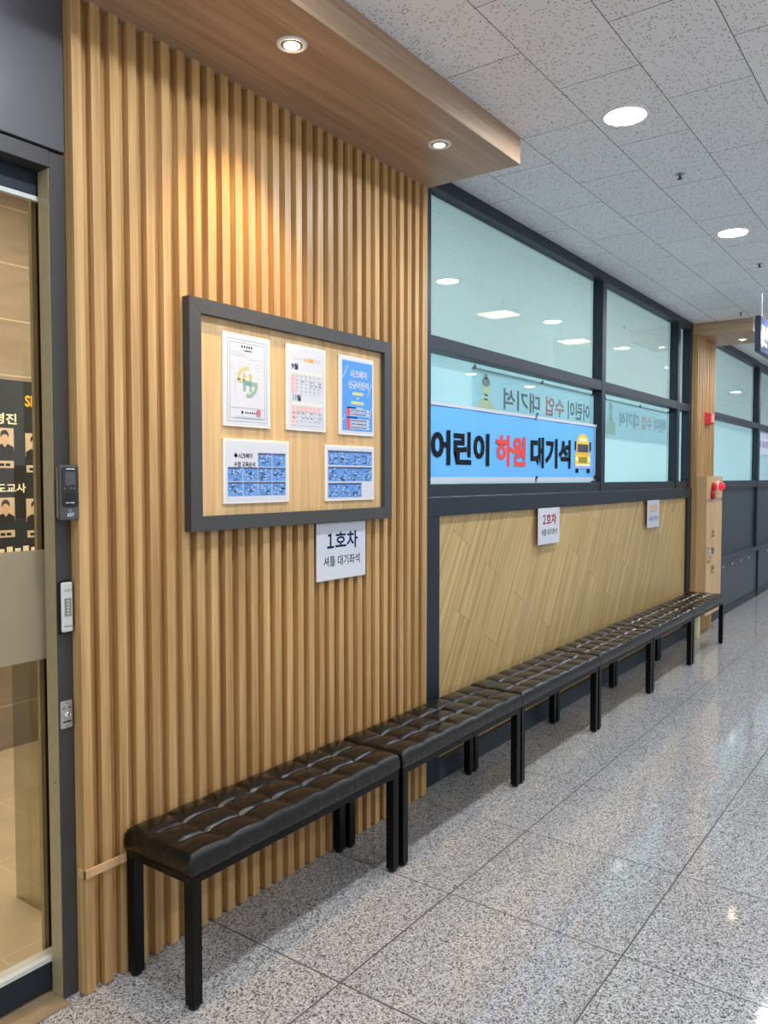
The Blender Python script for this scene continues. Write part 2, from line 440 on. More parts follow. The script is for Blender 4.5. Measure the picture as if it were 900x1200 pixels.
def glass_mat(name, tint=(0.93, 0.98, 0.97), boost=1.0, rough=0.0):
    """thin pane: Fresnel reflection on the outer faces, the rest goes straight through"""
    mt = bpy.data.materials.new(name); mt.use_nodes = True; nt = mt.node_tree; nt.nodes.clear()
    out = nt.nodes.new('ShaderNodeOutputMaterial'); tr = nt.nodes.new('ShaderNodeBsdfTransparent'); tr.inputs[0].default_value = tint + (1,)
    gl = nt.nodes.new('ShaderNodeBsdfGlossy'); gl.inputs['Roughness'].default_value = rough
    fr = nt.nodes.new('ShaderNodeFresnel'); fr.inputs[0].default_value = 1.5; geo = nt.nodes.new('ShaderNodeNewGeometry')
    f = M_(nt, 'MULTIPLY', M_(nt, 'MULTIPLY', fr.outputs[0], boost), M_(nt, 'SUBTRACT', 1.0, geo.outputs['Backfacing']))
    f = M_(nt, 'MINIMUM', f, 1.0)
    mx = nt.nodes.new('ShaderNodeMixShader'); nt.links.new(f, mx.inputs[0]); nt.links.new(tr.outputs[0], mx.inputs[1]); nt.links.new(gl.outputs[0], mx.inputs[2])
    nt.links.new(mx.outputs[0], out.inputs[0]); return mt

def film_mat(name, col, clear=0.2, diff=0.35):
    """frosted film: light scatters through it, a little passes straight"""
    mt = bpy.data.materials.new(name); mt.use_nodes = True; nt = mt.node_tree; nt.nodes.clear()
    out = nt.nodes.new('ShaderNodeOutputMaterial')
    tl = nt.nodes.new('ShaderNodeBsdfTranslucent'); df = nt.nodes.new('ShaderNodeBsdfDiffuse'); tr = nt.nodes.new('ShaderNodeBsdfTransparent')
    tc = nt.nodes.new('ShaderNodeTexCoord'); n = nt.nodes.new('ShaderNodeTexNoise'); n.inputs['Scale'].default_value = 6; nt.links.new(tc.outputs['Object'], n.inputs['Vector'])
    c = ramp(nt, n.outputs['Fac'], [(0.3, tuple(x * 0.98 for x in col) + (1,)), (0.7, col + (1,))])
    for s in (tl, df): nt.links.new(c, s.inputs[0])
    m1 = nt.nodes.new('ShaderNodeMixShader'); m1.inputs[0].default_value = diff; nt.links.new(tl.outputs[0], m1.inputs[1]); nt.links.new(df.outputs[0], m1.inputs[2])
    m2 = nt.nodes.new('ShaderNodeMixShader'); m2.inputs[0].default_value = clear; nt.links.new(m1.outputs[0], m2.inputs[1]); nt.links.new(tr.outputs[0], m2.inputs[2])
    nt.links.new(m2.outputs[0], out.inputs[0]); return mt

M['floor'] = floor_mat(); M['ceiling'] = ceiling_mat()
M['glass'] = glass_mat('window_glass', boost=1.5)
M['doorglass'] = glass_mat('door_glass', (0.92, 0.90, 0.85))
M['tintglass'] = glass_mat('tinted_glass', (0.72, 0.73, 0.64))
M['film'] = film_mat('frosted_window_film', (0.67, 0.81, 0.875), 0.10, 0.4)
M['filmup'] = film_mat('frosted_window_film_upper', (0.61, 0.655, 0.675), 0.20, 0.4)
M['band'] = film_mat('frosted_door_band', (0.54, 0.49, 0.38), 0.12, 0.4)
M['sheer'] = film_mat('back_of_thin_banner', (0.74, 0.88, 0.93), 0.25, 0.35)
M['lamp'] = emit('cool_lamp_diffuser', (0.88, 0.94, 1.0), LAMP)
M['bulb'] = emit('warm_bulb', (1.0, 0.74, 0.42), 45.0)
M['bulb_dim'] = emit('warm_bulb_dim', (1.0, 0.80, 0.55), 3.0)
M['squarelamp'] = emit('warm_square_lamp', (1.0, 0.74, 0.36), 22.0)
M['beacon'] = emit('red_beacon', (1.0, 0.04, 0.07), 0.25, (0.7, 0.02, 0.04))
M['exit_face'] = emit('lit_exit_face', (0.75, 1.0, 0.9), 0.9)
M['exit_green'] = plain('exit_green', (40, 150, 110), 0.5)
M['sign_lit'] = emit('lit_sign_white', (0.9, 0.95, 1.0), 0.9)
M['ltile'] = tile_mat('beige_stone_wall_tiles', (142, 128, 110), (184, 170, 146), 1.2, 0.293, (0.3, 0.234 - 0.293 * 3), (0, 2), mortar=0.004)
M['lfloor'] = tile_mat('beige_stone_floor_tiles', (196, 178, 150), (206, 190, 164), 0.6, 0.6, (1.5, 2.9), (0, 1), mortar=0.003)
M['brownstone'] = plain('brown_threshold_stone', (150, 128, 100), 0.5, vary=0.15, scale=12)

# ------------------------------------------------------------------ the setting: shell
struct(obj('floor', bx(-3.5, 16, -5.5, 2.06, -0.06, 0), M['floor']))
struct(obj('ceiling', bx(-3.5, 16, -5.5, 2.06, 2.85, 2.92), M['ceiling']))
struct(obj('wall_opposite', bx(-3.5, 16, -5.6, -5.5, 0, 1.1), M['wallpaint']))
struct(obj('wall_end', bx(16, 16.1, -5.5, 6.1, -0.06, 2.92), M['wallpaint']))
# rooms behind the partition
struct(obj('floor_lobby', bx(-2.5, 2.94, 2.06, 4.2, -0.06, 0), M['lfloor']))
struct(obj('wall_lobby', bx(-2.5, 2.94, 4.083, 4.2, 0, 2.95), M['ltile']))
struct(obj('ceiling_lobby', bx(-2.5, 2.94, 2.06, 4.2, 2.95, 3.02), M['innerpaint']))
struct(obj('wall_divider', bx(2.94, 3.0, 2.06, 6.1, 0, 2.92), M['innerpaint']))
struct(obj('floor_pool', bx(3.0, 16, 2.06, 6.1, -0.06, 0), M['innerpaint']))
struct(obj('wall_pool', bx(3.0, 16, 6.0, 6.1, 0, 2.92), M['innerpaint']))
struct(obj('ceiling_pool', bx(3.0, 16, 2.06, 6.1, 2.85, 2.92), M['innerpaint']))

# slatted wall
bm = B(); box(bm, 1.2505, 2.995, 1.964, 2.06, 0, 2.85)
for k in range(30):
    x = 1.2505 + 0.0588 * k
    box(bm, x, x + 0.0292, 1.937, 1.9645, 0.003, 2.745)
box(bm, 2.988, 2.995, 1.938, 1.9645, 0.003, 2.745)
wl = struct(obj('wall_slatted', bm, M['slat']))
bm = B(); box(bm, 1.246, 1.62, 1.930, 1.937, 0.336, 0.360); box(bm, 1.246, 1.2505, 1.930, 1.964, 0.336, 0.360)
obj('ledge_strip', bm, M['cabinet'], wl, bevel=0.001)

# canopies
def canopy(name, x0, x1):
    t = sgroup(name, (x0, 1.5, 2.738))
    obj('underside', bx(x0, x1, 1.497, 1.985, 2.738, 2.756), M['canopy'], t)
    obj('fascia', bx(x0, x1, 1.494, 1.512, 2.7385, 2.849), M['canopy'], t)
    bm = B(); box(bm, x1 - 0.018, x1 + 0.0015, 1.4945, 1.985, 2.7385, 2.849); box(bm, x0 - 0.0015, x0 + 0.018, 1.4945, 1.985, 2.7385, 2.849)
    obj('end_board', bm, M['canopy2'], t)
    return t
M['canopy2'] = wood('brown_oak_end', (204, 178, 146), (166, 138, 108), 'Y', 0.4)
canopy('trim_1', 1.2, 3.008)
canopy('trim_2', 7.53, 8.24)

# column with slats, far
bm = B(); box(bm, 7.50, 8.15, 1.970, 2.06, 0, 2.85)
for k in range(10):
    x = 7.56 + 0.0588 * k
    box(bm, x, x + 0.0292, 1.935, 1.9705, 0.003, 2.745)
box(bm, 7.494, 7.526, 1.935, 1.9705, 0.003, 2.745)
struct(obj('wall_column', bm, M['slat']))

# --------------------------------------------- window_1: glazed screen over the planked panel
FY = 1.985; GY = 2.03
def wframe(bm, x0, x1, z0, z1, y0=FY, y1=2.058): box(bm, x0, x1, y0, y1, z0, z1)
w1 = sgroup('window_1', (3.0, 2.0, 1.36))
bm = B(); wframe(bm, 2.997, 7.498, 2.79, 2.85); obj('head_rail', bm, M['navy'], w1, bevel=0.002)
bm = B(); wframe(bm, 2.997, 5.26, 2.046, 2.112, 1.987); obj('transom', bm, M['navy'], w1, bevel=0.002)
bm = B(); wframe(bm, 5.33, 7.045, 2.046, 2.112, 1.987); obj('transom', bm, M['navy'], w1, bevel=0.002)
bm = B(); wframe(bm, 7.116, 7.44, 2.046, 2.112, 1.987); obj('transom', bm, M['navy'], w1, bevel=0.002)
for x0, x1 in ((5.26, 5.33), (7.045, 7.116)):
    bm = B(); wframe(bm, x0, x1, 1.36, 2.79); obj('mullion', bm, M['navy'], w1, bevel=0.002)
bm = B(); wframe(bm, 2.997, 3.10, 1.36, 2.79); obj('jamb', bm, M['navy'], w1, bevel=0.002)
bm = B(); wframe(bm, 7.43, 7.494, 1.36, 2.79); obj('jamb', bm, M['navy'], w1, bevel=0.002)
bm = B(); wframe(bm, 2.997, 7.494, 1.36, 1.42, 1.992); obj('sill', bm, M['navy'], w1, bevel=0.002)
def pane_set(w, x0, x1):
    for z0, z1, f in ((2.112, 2.79, 'filmup'), (1.42, 2.046, 'film')):
        obj('pane', bx(x0, x1, GY, GY + 0.006, z0, z1), M['glass'], w)
        obj('frosted_film', bx(x0, x1, GY + 0.026, GY + 0.0268, z0, z1), M[f], w)
for x0, x1 in ((3.10, 5.26), (5.33, 7.045), (7.116, 7.43)): pane_set(w1, x0, x1)

# planked wainscot with its dark surround
wp = struct(obj('wall_wainscot', bx(3.15, 7.40, 1.998, 2.058, 0.09, 1.275), M['panel']))
t3 = sgroup('trim_3', (3.0, 1.985, 0))
obj('rail', bx(2.997, 7.494, 1.972, 2.058, 1.27, 1.357), M['navy'], t3, bevel=0.003)
obj('stile', bx(2.997, 3.165, 1.975, 2.058, 0.0, 1.27), M['navy'], t3, bevel=0.003)
obj('stile', bx(7.385, 7.494, 1.975, 2.058, 0.0, 1.27), M['navy'], t3, bevel=0.003)
struct(obj('baseboard_wainscot', bx(3.165, 7.385, 1.975, 2.058, 0, 0.10), M['navy_lo'], bevel=0.003))

# --------------------------------------------- window_2: beyond the column
w2 = sgroup('window_2', (8.15, 2.0, 1.36))
bm = B(); wframe(bm, 8.15, 15.9, 2.79, 2.85); obj('head_rail', bm, M['navy'], w2, bevel=0.002)
XS = [8.15, 10.52, 12.9, 15.3]
for a, b in zip(XS, XS[1:]):
    bm = B(); wframe(bm, a + 0.05, b - 0.05, 2.046, 2.112, 1.987); obj('transom', bm, M['navy'], w2, bevel=0.002)
    pane_set(w2, a + 0.05, b - 0.05)
for x in XS:
    bm = B(); wframe(bm, x - 0.05, x + 0.05, 0.6, 2.79); obj('mullion', bm, M['navy'], w2, bevel=0.002)
bm = B(); wframe(bm, 8.15, 15.35, 1.34, 1.42, 1.99); obj('sill', bm, M['navy'], w2, bevel=0.002)
wr = struct(obj('wall_right', bx(8.15, 16, 2.02, 2.058, 0.55, 1.345), M['navy_lo']))
t4 = sgroup('trim_4', (8.15, 1.99, 0.0))
obj('ledge', bx(8.15, 15.9, 1.955, 2.058, 0.575, 0.615), M['navy_lo'], t4, bevel=0.004)
for a, b in zip(XS, XS[1:]):
    obj('lower_panel', bx(a + 0.06, b - 0.02, 1.985, 2.058, 0.085, 0.575), M['navy_lo2'], t4, bevel=0.003)
    for k in range(4):
        x = a + 0.62 + 0.42 * k
        bm = B(); lathe(bm, [(0.011, 0), (0.011, -0.012), (0.004, -0.013)], (x, 1.985, 0.515), 'Y', 12, True, True)
        obj('coat_knob', bm, M['silver'], t4, smooth=True)
obj('kick_plate', bx(8.15, 15.9, 1.978, 2.058, 0, 0.085), M['navy'], t4, bevel=0.002)
obj('post', bx(10.49, 10.55, 1.965, 2.05, 0.0, 0.575), M['navy'], t4, bevel=0.003)
obj('post', bx(12.87, 12.93, 1.965, 2.05, 0.0, 0.575), M['navy'], t4, bevel=0.003)

# --------------------------------------------- door_1: glazed door and its frame
d1 = sgroup('door_1', (1.2, 1.98, 0))
obj('post', bx(1.205, 1.2495, 1.975, 2.03, 0, 2.316), M['charcoal'], d1, bevel=0.0015)
obj('lit_jamb_face', bx(1.2035, 1.2055, 1.979, 2.029, 0.003, 2.272), M['jamb'], d1)  # post's side face, its warm light painted in as olive
obj('header', bx(-1.0, 1.2045, 1.975, 2.03, 2.274, 2.318), M['charcoal'], d1, bevel=0.0015)
obj('overpanel', bx(-1.6, 1.249, 1.972, 2.058, 2.324, 2.85), M['door_panel'], d1, bevel=0.002)
obj('shadow_gap', bx(-1.6, 1.249, 1.99, 2.058, 2.317, 2.3235), M['rubber'], d1)
obj('top_rail', bx(-0.9, 1.2485, 2.034, 2.075, 2.208, 2.30), M['navy'], d1, bevel=0.0015)
obj('glazing_bead', bx(-0.9, 1.2485, 2.031, 2.045, 2.196, 2.208), M['silver'], d1)
br_ = obj('bottom_rail', bx(-0.9, 1.2485, 2.034, 2.075, 0.012, 0.092), M['navy'], d1, bevel=0.0015)
obj('rail_cap', bx(-0.9, 1.2485, 2.031, 2.078, 0.092, 0.104), M['silver'], d1)
obj('pane', bx(-0.9, 1.2485, 2.05, 2.056, 0.104, 2.196), M['doorglass'], d1)
obj('frosted_band', bx(-0.9, 1.2485, 2.0465, 2.0475, 0.947, 1.252), M['band'], d1)
obj('inner_stile', bx(1.236, 1.30, 2.10, 2.135, 0.0, 2.95), M['rubber'], d1)
obj('pocket_edge', bx(1.223, 1.236, 2.098, 2.112, 0.0, 2.95), M['jamb'], d1)
obj('side_panel', bx(1.415, 1.43, 2.44, 2.60, 0.0, 1.1), M['tintglass'], d1)
obj('far_post', bx(-1.0, -0.9, 1.975, 2.058, 0, 2.32), M['charcoal'], d1, bevel=0.0015)
bm = B(); lathe(bm, [(0.0065, 0), (0.0065, 0.002), (0.003, 0.0025)], (1.2035, 1.995, 0.605), 'X', 14, True, True)
for v in bm.verts: v.co.x = 2 * 1.2035 - v.co.x
obj('cover_screw', bm, M['chrome'], d1)
struct(obj('wall_left', bx(-3.5, -1.0, 1.95, 2.058, 0, 2.85), M['door_panel']))
struct(obj('trim_5', bx(-1.0, 1.205, 1.945, 2.06, 0.0, 0.004), M['brownstone']))

# ------------------------------------------------------------------ lights of the place
def downlight(x, y, label, group='round ceiling downlights'):
    t = thing('ceiling_downlight', label, 'ceiling light', (x, y, 2.85), group)
    bm = B(); lathe(bm, [(0.088, 0.0), (0.087, -0.004), (0.080, -0.007), (0.076, -0.005), (0.075, 0.0)], (x, y, 2.85), 'Z', 40)
    obj('trim_ring', bm, M['whitepaint'], t, smooth=True)
    bm = B(); lathe(bm, [(0.0005, -0.0045), (0.05, -0.004), (0.0755, -0.002)], (x, y, 2.85), 'Z', 40)
    obj('diffuser', bm, M['lamp'], t)
    return t
dl = downlight(3.07, 1.079, 'bright round ceiling downlight just right of the wooden canopy end')
for x, y in [(4.87, 1.079)] + [(1.27 - 1.8 * k, 1.079) for k in range(2)] + [(6.67 + 1.8 * k, 1.079) for k in range(5)] + [(0.37 + 1.8 * k, -1.3) for k in range(7)]:  # last row, on the camera's side, is unseen and added for its light
    c = copy_tree(dl); c.location = (x, y, 2.85)
    if (x, y) == (4.87, 1.079): c['label'] = 'round ceiling downlight farther down the corridor, above the second window'
    else: c['label'] = 'round ceiling downlight outside the frame of the photo'

def spot(x, y, label, mat, watts, aim, on, grp='canopy spotlights', z=2.738):
    t = thing('canopy_spotlight', label, 'spotlight', (x, y, z), grp)
    bm = B(); lathe(bm, [(0.046, 0.0), (0.0455, -0.003), (0.041, -0.005), (0.034, -0.004), (0.032, -0.001)], (x, y, z), 'Z', 40)
    obj('trim_ring', bm, M['whitepaint'], t, smooth=True)
    bm = B(); lathe(bm, [(0.033, -0.0005), (0.030, -0.004), (0.022, -0.005), (0.020, -0.002)], (x, y, z), 'Z', 32)
    obj('gimbal', bm, M['greyring'], t, smooth=True)
    rb = 0.030 if watts > 5 else 0.0205
    bm = B(); lathe(bm, [(0.0005, -0.006 if watts > 5 else -0.003), (rb * 0.7, -0.006 if watts > 5 else -0.003), (rb, -0.0015)], (x, y, z), 'Z', 32)
    obj('bulb', bm, mat, t)
    ld = bpy.data.lights.new('spot_beam', 'SPOT'); ld.energy = watts; ld.color = on; ld.spot_size = math.radians(82); ld.spot_blend = 1.0; ld.shadow_soft_size = 0.02
    lo = bpy.data.objects.new('spot_beam', ld); COL.objects.link(lo); lo.parent = t; lo.location = (0, 0, -0.012)
    dv = (Vector(aim) - Vector((x, y, z))).normalized(); lo.rotation_euler = dv.to_track_quat('-Z', 'Y').to_euler()
    return t
spot(1.787, 1.638, 'glowing warm spotlight in the canopy underside, the brighter of the two nearest', M['bulb'], SPOT[0], (1.84, 1.93, 1.75), (1.0, 0.66, 0.30))
spot(2.643, 1.657, 'dim ringed spotlight in the canopy underside near its open end', M['bulb_dim'], SPOT[1], (2.643, 1.9, 1.2), (1.0, 0.84, 0.64))
spot(7.95, 1.66, 'small spotlight under the short canopy on the far column', M['bulb'], 10.0, (7.85, 1.93, 1.5), (1.0, 0.72, 0.40))

def area(name, loc, sx, sy, watts, col):
    ld = bpy.data.lights.new(name, 'AREA'); ld.shape = 'RECTANGLE'; ld.size = sx; ld.size_y = sy; ld.energy = watts; ld.color = col
    lo = bpy.data.objects.new(name, ld); COL.objects.link(lo); lo.location = loc; return lo
area('pool_room_light', (5.5, 4.6, 2.80), 4.0, 1.2, INNER * 2.1, (0.90, 1.0, 1.0))
area('pool_room_light', (11.0, 4.6, 2.80), 5.0, 1.2, INNER * 2.6, (0.90, 1.0, 1.0))
area('lobby_light', (1.6, 3.1, 2.93), 1.6, 0.5, LOBBY, (1.0, 0.90, 0.72))

for x, y, lab in ((6.0, 3.17, 'warm square ceiling lamp glowing behind the first large window, left one'), (7.63, 3.17, 'warm square ceiling lamp behind the glass near the first window mullion')):
    t = thing('square_lamp', lab, 'ceiling lamp', (x, y, 2.85), 'warm square lamps behind the glass')
    bm = B(); box(bm, x - 0.16, x + 0.16, y - 0.16, y - 0.14, 2.82, 2.85); box(bm, x - 0.16, x + 0.16, y + 0.14, y + 0.16, 2.82, 2.85); box(bm, x - 0.16, x - 0.14, y - 0.14, y + 0.14, 2.82, 2.85); box(bm, x + 0.14, x + 0.16, y - 0.14, y + 0.14, 2.82, 2.85)
    obj('frame', bm, M['whitepaint'], t); obj('diffuser', bx(x - 0.14, x + 0.14, y - 0.14, y + 0.14, 2.828, 2.84), M['squarelamp'], t)

# ------------------------------------------------------------------ benches
BL, BD, BH = 0.979, 0.292, 0.442
def seat_bm():
    bm = B(); K = 20; NX, NY = 7 * K, 3 * K
    x0, x1, y0, y1 = 0.0, BL, -BD, 0.0
    cx_, cy_ = BL / 7, BD / 3
    def top(i, j):
        x = x0 + (x1 - x0) * i / NX; y = y0 + (y1 - y0) * j / NY
        ku = min(6, max(1, round(i / K))); kv = min(2, max(1, round(j / K)))     # nearest button
        du = abs(x - x0 - ku * cx_); dv = abs(y - y0 - kv * cy_)                 # distance to the cross seam, to the row seam
        rim_x = max(0.0, 1 - min(x - x0, x1 - x) / 0.05)
        fade = lambda t: t * t * (3 - 2 * t)
        row = 0.0125 * math.exp(-(dv / 0.0085) ** 1.15) * (1 - 0.8 * fade(rim_x)) * (0.55 + 0.45 * math.exp(-(du / 0.035) ** 2))
        rim_y = max(0.0, 1 - min(y - y0, y1 - y) / 0.06)
        cross = 0.0105 * math.exp(-(du / 0.0085) ** 1.15) * (0.45 + 0.55 * math.exp(-(dv / 0.028) ** 2)) * (1 - 0.75 * fade(rim_y))
        dip = 0.0075 * math.exp(-((du / 0.011) ** 2 + (dv / 0.011) ** 2))
        # each pillow swells a little between its seams
        su = abs(math.sin(PI * (x - x0) / cx_)); sv = abs(math.sin(PI * (y - y0) / cy_))
        swell = 0.0075 * su * sv
        e = min(x - x0, x1 - x, y - y0, y1 - y); r = 0.015
        d = r - math.sqrt(max(0, r * r - (r - e) ** 2)) if e < r else 0.0
        edge_wave = 0.0012 * math.exp(-(du / 0.012) ** 2) * fade(rim_y)
        wr = 0.0008 * math.sin(x * 61 + 3 * math.sin(y * 37)) * math.sin(y * 83 + 2 * math.sin(x * 23))
        return Vector((x, y, BH - 0.006 - max(row, cross) - dip * 0.8 + swell - d - edge_wave + wr))
    g = [[bm.verts.new(top(i, j)) for j in range(NY + 1)] for i in range(NX + 1)]
    for i in range(NX):
        for j in range(NY): bm.faces.new((g[i][j], g[i + 1][j], g[i + 1][j + 1], g[i][j + 1]))
    rim = [g[i][0] for i in range(NX + 1)] + [g[NX][j] for j in range(1, NY + 1)] + [g[i][NY] for i in range(NX - 1, -1, -1)] + [g[0][j] for j in range(NY - 1, 0, -1)]
    prev = rim; rnd = random.Random(3)
    for lvl, zz in enumerate((0.398, 0.385, 0.3735)):
        cur = []
        for k, v in enumerate(rim):
            bulge = (0.0025, 0.002, -0.002)[lvl]
            c = Vector((BL / 2, -BD / 2, 0)); dx = 1 if v.co.x > BL - 1e-4 else (-1 if v.co.x < 1e-4 else 0); dy = 1 if v.co.y > -1e-4 else (-1 if v.co.y < -BD + 1e-4 else 0)
            wob = 0.0012 * math.sin(k * 0.9) * math.sin(k * 0.23)
            cur.append(bm.verts.new((v.co.x + dx * (bulge + wob), v.co.y + dy * (bulge + wob) * (1 if dy < 0 else 0.2), zz)))
        n = len(rim)
        for k in range(n): bm.faces.new((prev[k], cur[k], cur[(k + 1) % n], prev[(k + 1) % n]))
        prev = cur
    bm.faces.new(prev)
    return bm

def make_bench():
    t = thing('tufted_bench', '-', 'bench', (0, 0, 0), 'black tufted benches in a row along the wall')
    st = obj('seat', seat_bm(), M['leather'], t, smooth=True)
    for i in range(1, 7):
        for j in range(1, 3):
            cx, cy = BL * i / 7, -BD + BD * j / 3
            bm = B(); lathe(bm, [(0.0005, 0.0052), (0.0035, 0.0045), (0.0062, 0.0015), (0.0068, -0.002)], (cx, cy, BH - 0.0205), 'Z', 12)
            obj('tuft_button', bm, M['leather'], st, smooth=True)
    bm = B(); W = 0.03
    box(bm, 0.004, BL - 0.004, -BD + 0.003, -BD + 0.003 + W, 0.352, 0.3745); box(bm, 0.004, BL - 0.004, -0.003 - W, -0.003, 0.352, 0.3745)
    box(bm, 0.004, 0.004 + W, -BD + 0.033, -0.033, 0.352, 0.3745); box(bm, BL - 0.004 - W, BL - 0.004, -BD + 0.033, -0.033, 0.352, 0.3745)
    obj('frame', bm, M['black_metal'], t, bevel=0.001)
    for x in (0.004, BL - 0.004 - 0.034):
        for y in (-BD + 0.003, -0.003 - 0.034):
            lg = obj('leg', bx(x, x + 0.034, y, y + 0.034, 0.010, 0.353), M['black_metal'], t, bevel=0.002)
            bm = B(); lathe(bm, [(0.013, 0.0), (0.0155, 0.003), (0.0155, 0.011)], (x + 0.017, y + 0.017, 0), 'Z', 18, True, True)
            obj('foot_cap', bm, M['rubber'], lg)
    return t
LB = ['black tufted bench nearest the camera, standing by the glass door',
      'second black tufted bench from the door, where slats end and planks begin',
      'third black tufted bench from the door, before the planked panel',
      'fourth black tufted bench from the door, below the middle of the planked panel',
      'fifth black tufted bench from the door, one before the last',
      'farthest black tufted bench at the end of the row by the wooden hydrant cabinet']
bench = make_bench()
jit = [(-0.001, 0, 0), (0.001, -0.005, 0.001), (0.001, -0.003, -0.001), (0.001, -0.004, 0.001), (0.0, -0.003, 0), (0.001, -0.004, -0.001)]
for i in range(6):
    o = bench if i == 0 else copy_tree(bench)
    dx, dy, a = jit[i]
    o.location = (1.376 + 0.99 * i + dx, 1.930 + dy, 0); o.rotation_euler = (0, 0, a); o['label'] = LB[i]

# ------------------------------------------------------------------ notice board and its sheets
X0, X1, Z0, Z1 = 1.613, 2.672, 1.283, 2.005; FW = 0.047; yF = 1.904
t = thing('notice_board', 'large grey framed notice board hung on the slatted wall', 'notice board', (1.613, 1.937, 1.283))
bm = B()
for pts in ([(X0, Z0), (X1, Z0), (X1 - FW, Z0 + FW), (X0 + FW, Z0 + FW)], [(X0, Z1), (X0 + FW, Z1 - FW), (X1 - FW, Z1 - FW), (X1, Z1)],
            [(X0, Z0), (X0 + FW, Z0 + FW), (X0 + FW, Z1 - FW), (X0, Z1)], [(X1, Z0), (X1, Z1), (X1 - FW, Z1 - FW), (X1 - FW, Z0 + FW)]):
    poly(bm, pts, yF, 1.936 - yF)
obj('frame', bm, M['frame'], t, bevel=0.001)
obj('backing', bx(X0 + 0.02, X1 - 0.02, 1.924, 1.934, Z0 + 0.02, Z1 - 0.02), M['backing'], t)

yP = 1.917      # front face of the sheets
def sheet(name, label, cat, x0, x1, z0, z1, group='sheets on the notice board', mat='acrylic', inset=0.008, y=yP, yb=1.9238):
    t = thing(name, label, cat, ((x0 + x1) / 2, yb, z0), group)
    obj('holder', bx(x0, x1, y, yb, z0, z1), M[mat], t, bevel=0.0012)
    obj('sheet', rect(B(), x0 + inset, x1 - inset, z0 + inset, z1 - inset, y - 0.0006, 0.0006), M['white'], t)
    return t
yI = yP - 0.0012; yI2 = yP - 0.0016; yI3 = yP - 0.0020; D = 0.0003
rnd = random.Random(5)
# certificate
a, b, c, d = 1.759, 1.974, 1.618, 1.921
t = sheet('certificate', 'white certificate with a green emblem, top left on the notice board', 'certificate', a, b, c, d)
bm = B()
for k, ins in enumerate((0.018, 0.028)):
    for q in ((a + ins, b - ins, c + ins, c + ins + 0.0012), (a + ins, b - ins, d - ins - 0.0012, d - ins), (a + ins, a + ins + 0.0012, c + ins, d - ins), (b - ins - 0.0012, b - ins, c + ins, d - ins)):
        rect(bm, *q, yI, D)
rect(bm, a + 0.028, b - 0.028, c + 0.062, c + 0.0632, yI, D)
obj('border_lines', bm, M['greyink'], t)
bm = B()
for k in range(5): ell(bm, a + 0.083 + 0.011 * k, d - 0.040, 0.0032, 0.0042, yI, D, 8)
rect(bm, a + 0.092, a + 0.128, d - 0.0535, d - 0.0505, yI, D)
for k in range(6): ell(bm, a + 0.098 + 0.010 * k, c + 0.0475, 0.0030, 0.0036, yI, D, 8)
ell(bm, a + 0.083, c + 0.048, 0.004, 0.006, yI, D, 10)
obj('heading', bm, M['ink'], t)
bm = B()
for k in range(3): rect(bm, a + 0.032, a + 0.095 + 0.01 * k, d - 0.060 - 0.0065 * k, d - 0.057 - 0.0065 * k, yI, D)
rect(bm, a + 0.115, a + 0.185, d - 0.080, d - 0.077, yI, D)
for r in range(3):
    for q, wq in ((0.034, 0.018), (0.066, 0.028), (0.105, 0.024), (0.145, 0.034)): rect(bm, a + q, a + q + wq * rnd.uniform(0.6, 1), d - 0.094 - 0.011 * r, d - 0.091 - 0.011 * r, yI, D)
for r in range(9): rect(bm, a + 0.045, a + 0.045 + rnd.uniform(0.01, 0.024), d - 0.128 - 0.009 * r, d - 0.1255 - 0.009 * r, yI, D)
for r in range(9): rect(bm, a + 0.152, a + 0.152 + rnd.uniform(0.004, 0.012), d - 0.136 - 0.008 * r, d - 0.1335 - 0.008 * r, yI, D)
for r in range(2): rect(bm, a + 0.05, a + 0.185, c + 0.034 - 0.006 * r, c + 0.036 - 0.006 * r, yI, D)
obj('fine_print', bm, M['lightink'], t)
ex, ez = 1.866, 1.765
bm = B(); arc(bm, ex - 0.004, ez + 0.012, 0.030, 0.041, PI * 0.42, PI * 1.05, yI2, D, 16, 1.0); rect(bm, ex - 0.045, ex - 0.016, ez + 0.000, ez + 0.011, yI2, D)
rect(bm, ex - 0.020, ex - 0.008, ez + 0.0, ez + 0.03, yI2, D); rect(bm, ex + 0.008, ex + 0.020, ez + 0.0, ez + 0.03, yI2, D)
em = obj('emblem', bm, M['gold'], t)
bm = B(); arc(bm, ex + 0.004, ez - 0.006, 0.030, 0.042, -PI * 0.58, 0, yI2, D, 16, 1.0); rect(bm, ex - 0.020, ex + 0.046, ez - 0.007, ez + 0.004, yI3, D)
rect(bm, ex - 0.020, ex - 0.008, ez - 0.028, ez, yI2, D); rect(bm, ex + 0.008, ex + 0.020, ez - 0.028, ez, yI2, D)
obj('emblem_curve', bm, M['sage'], em)
bm = B(); rect(bm, ex - 0.016, ex + 0.016, ez - 0.006, ez + 0.006, yI3 - 0.0003, D); obj('emblem_centre', bm, M['teal'], em)
bm = B(); rect(bm, a + 0.148, a + 0.166, c + 0.038, c + 0.060, yI2, D); obj('stamp', bm, M['seal'], t)
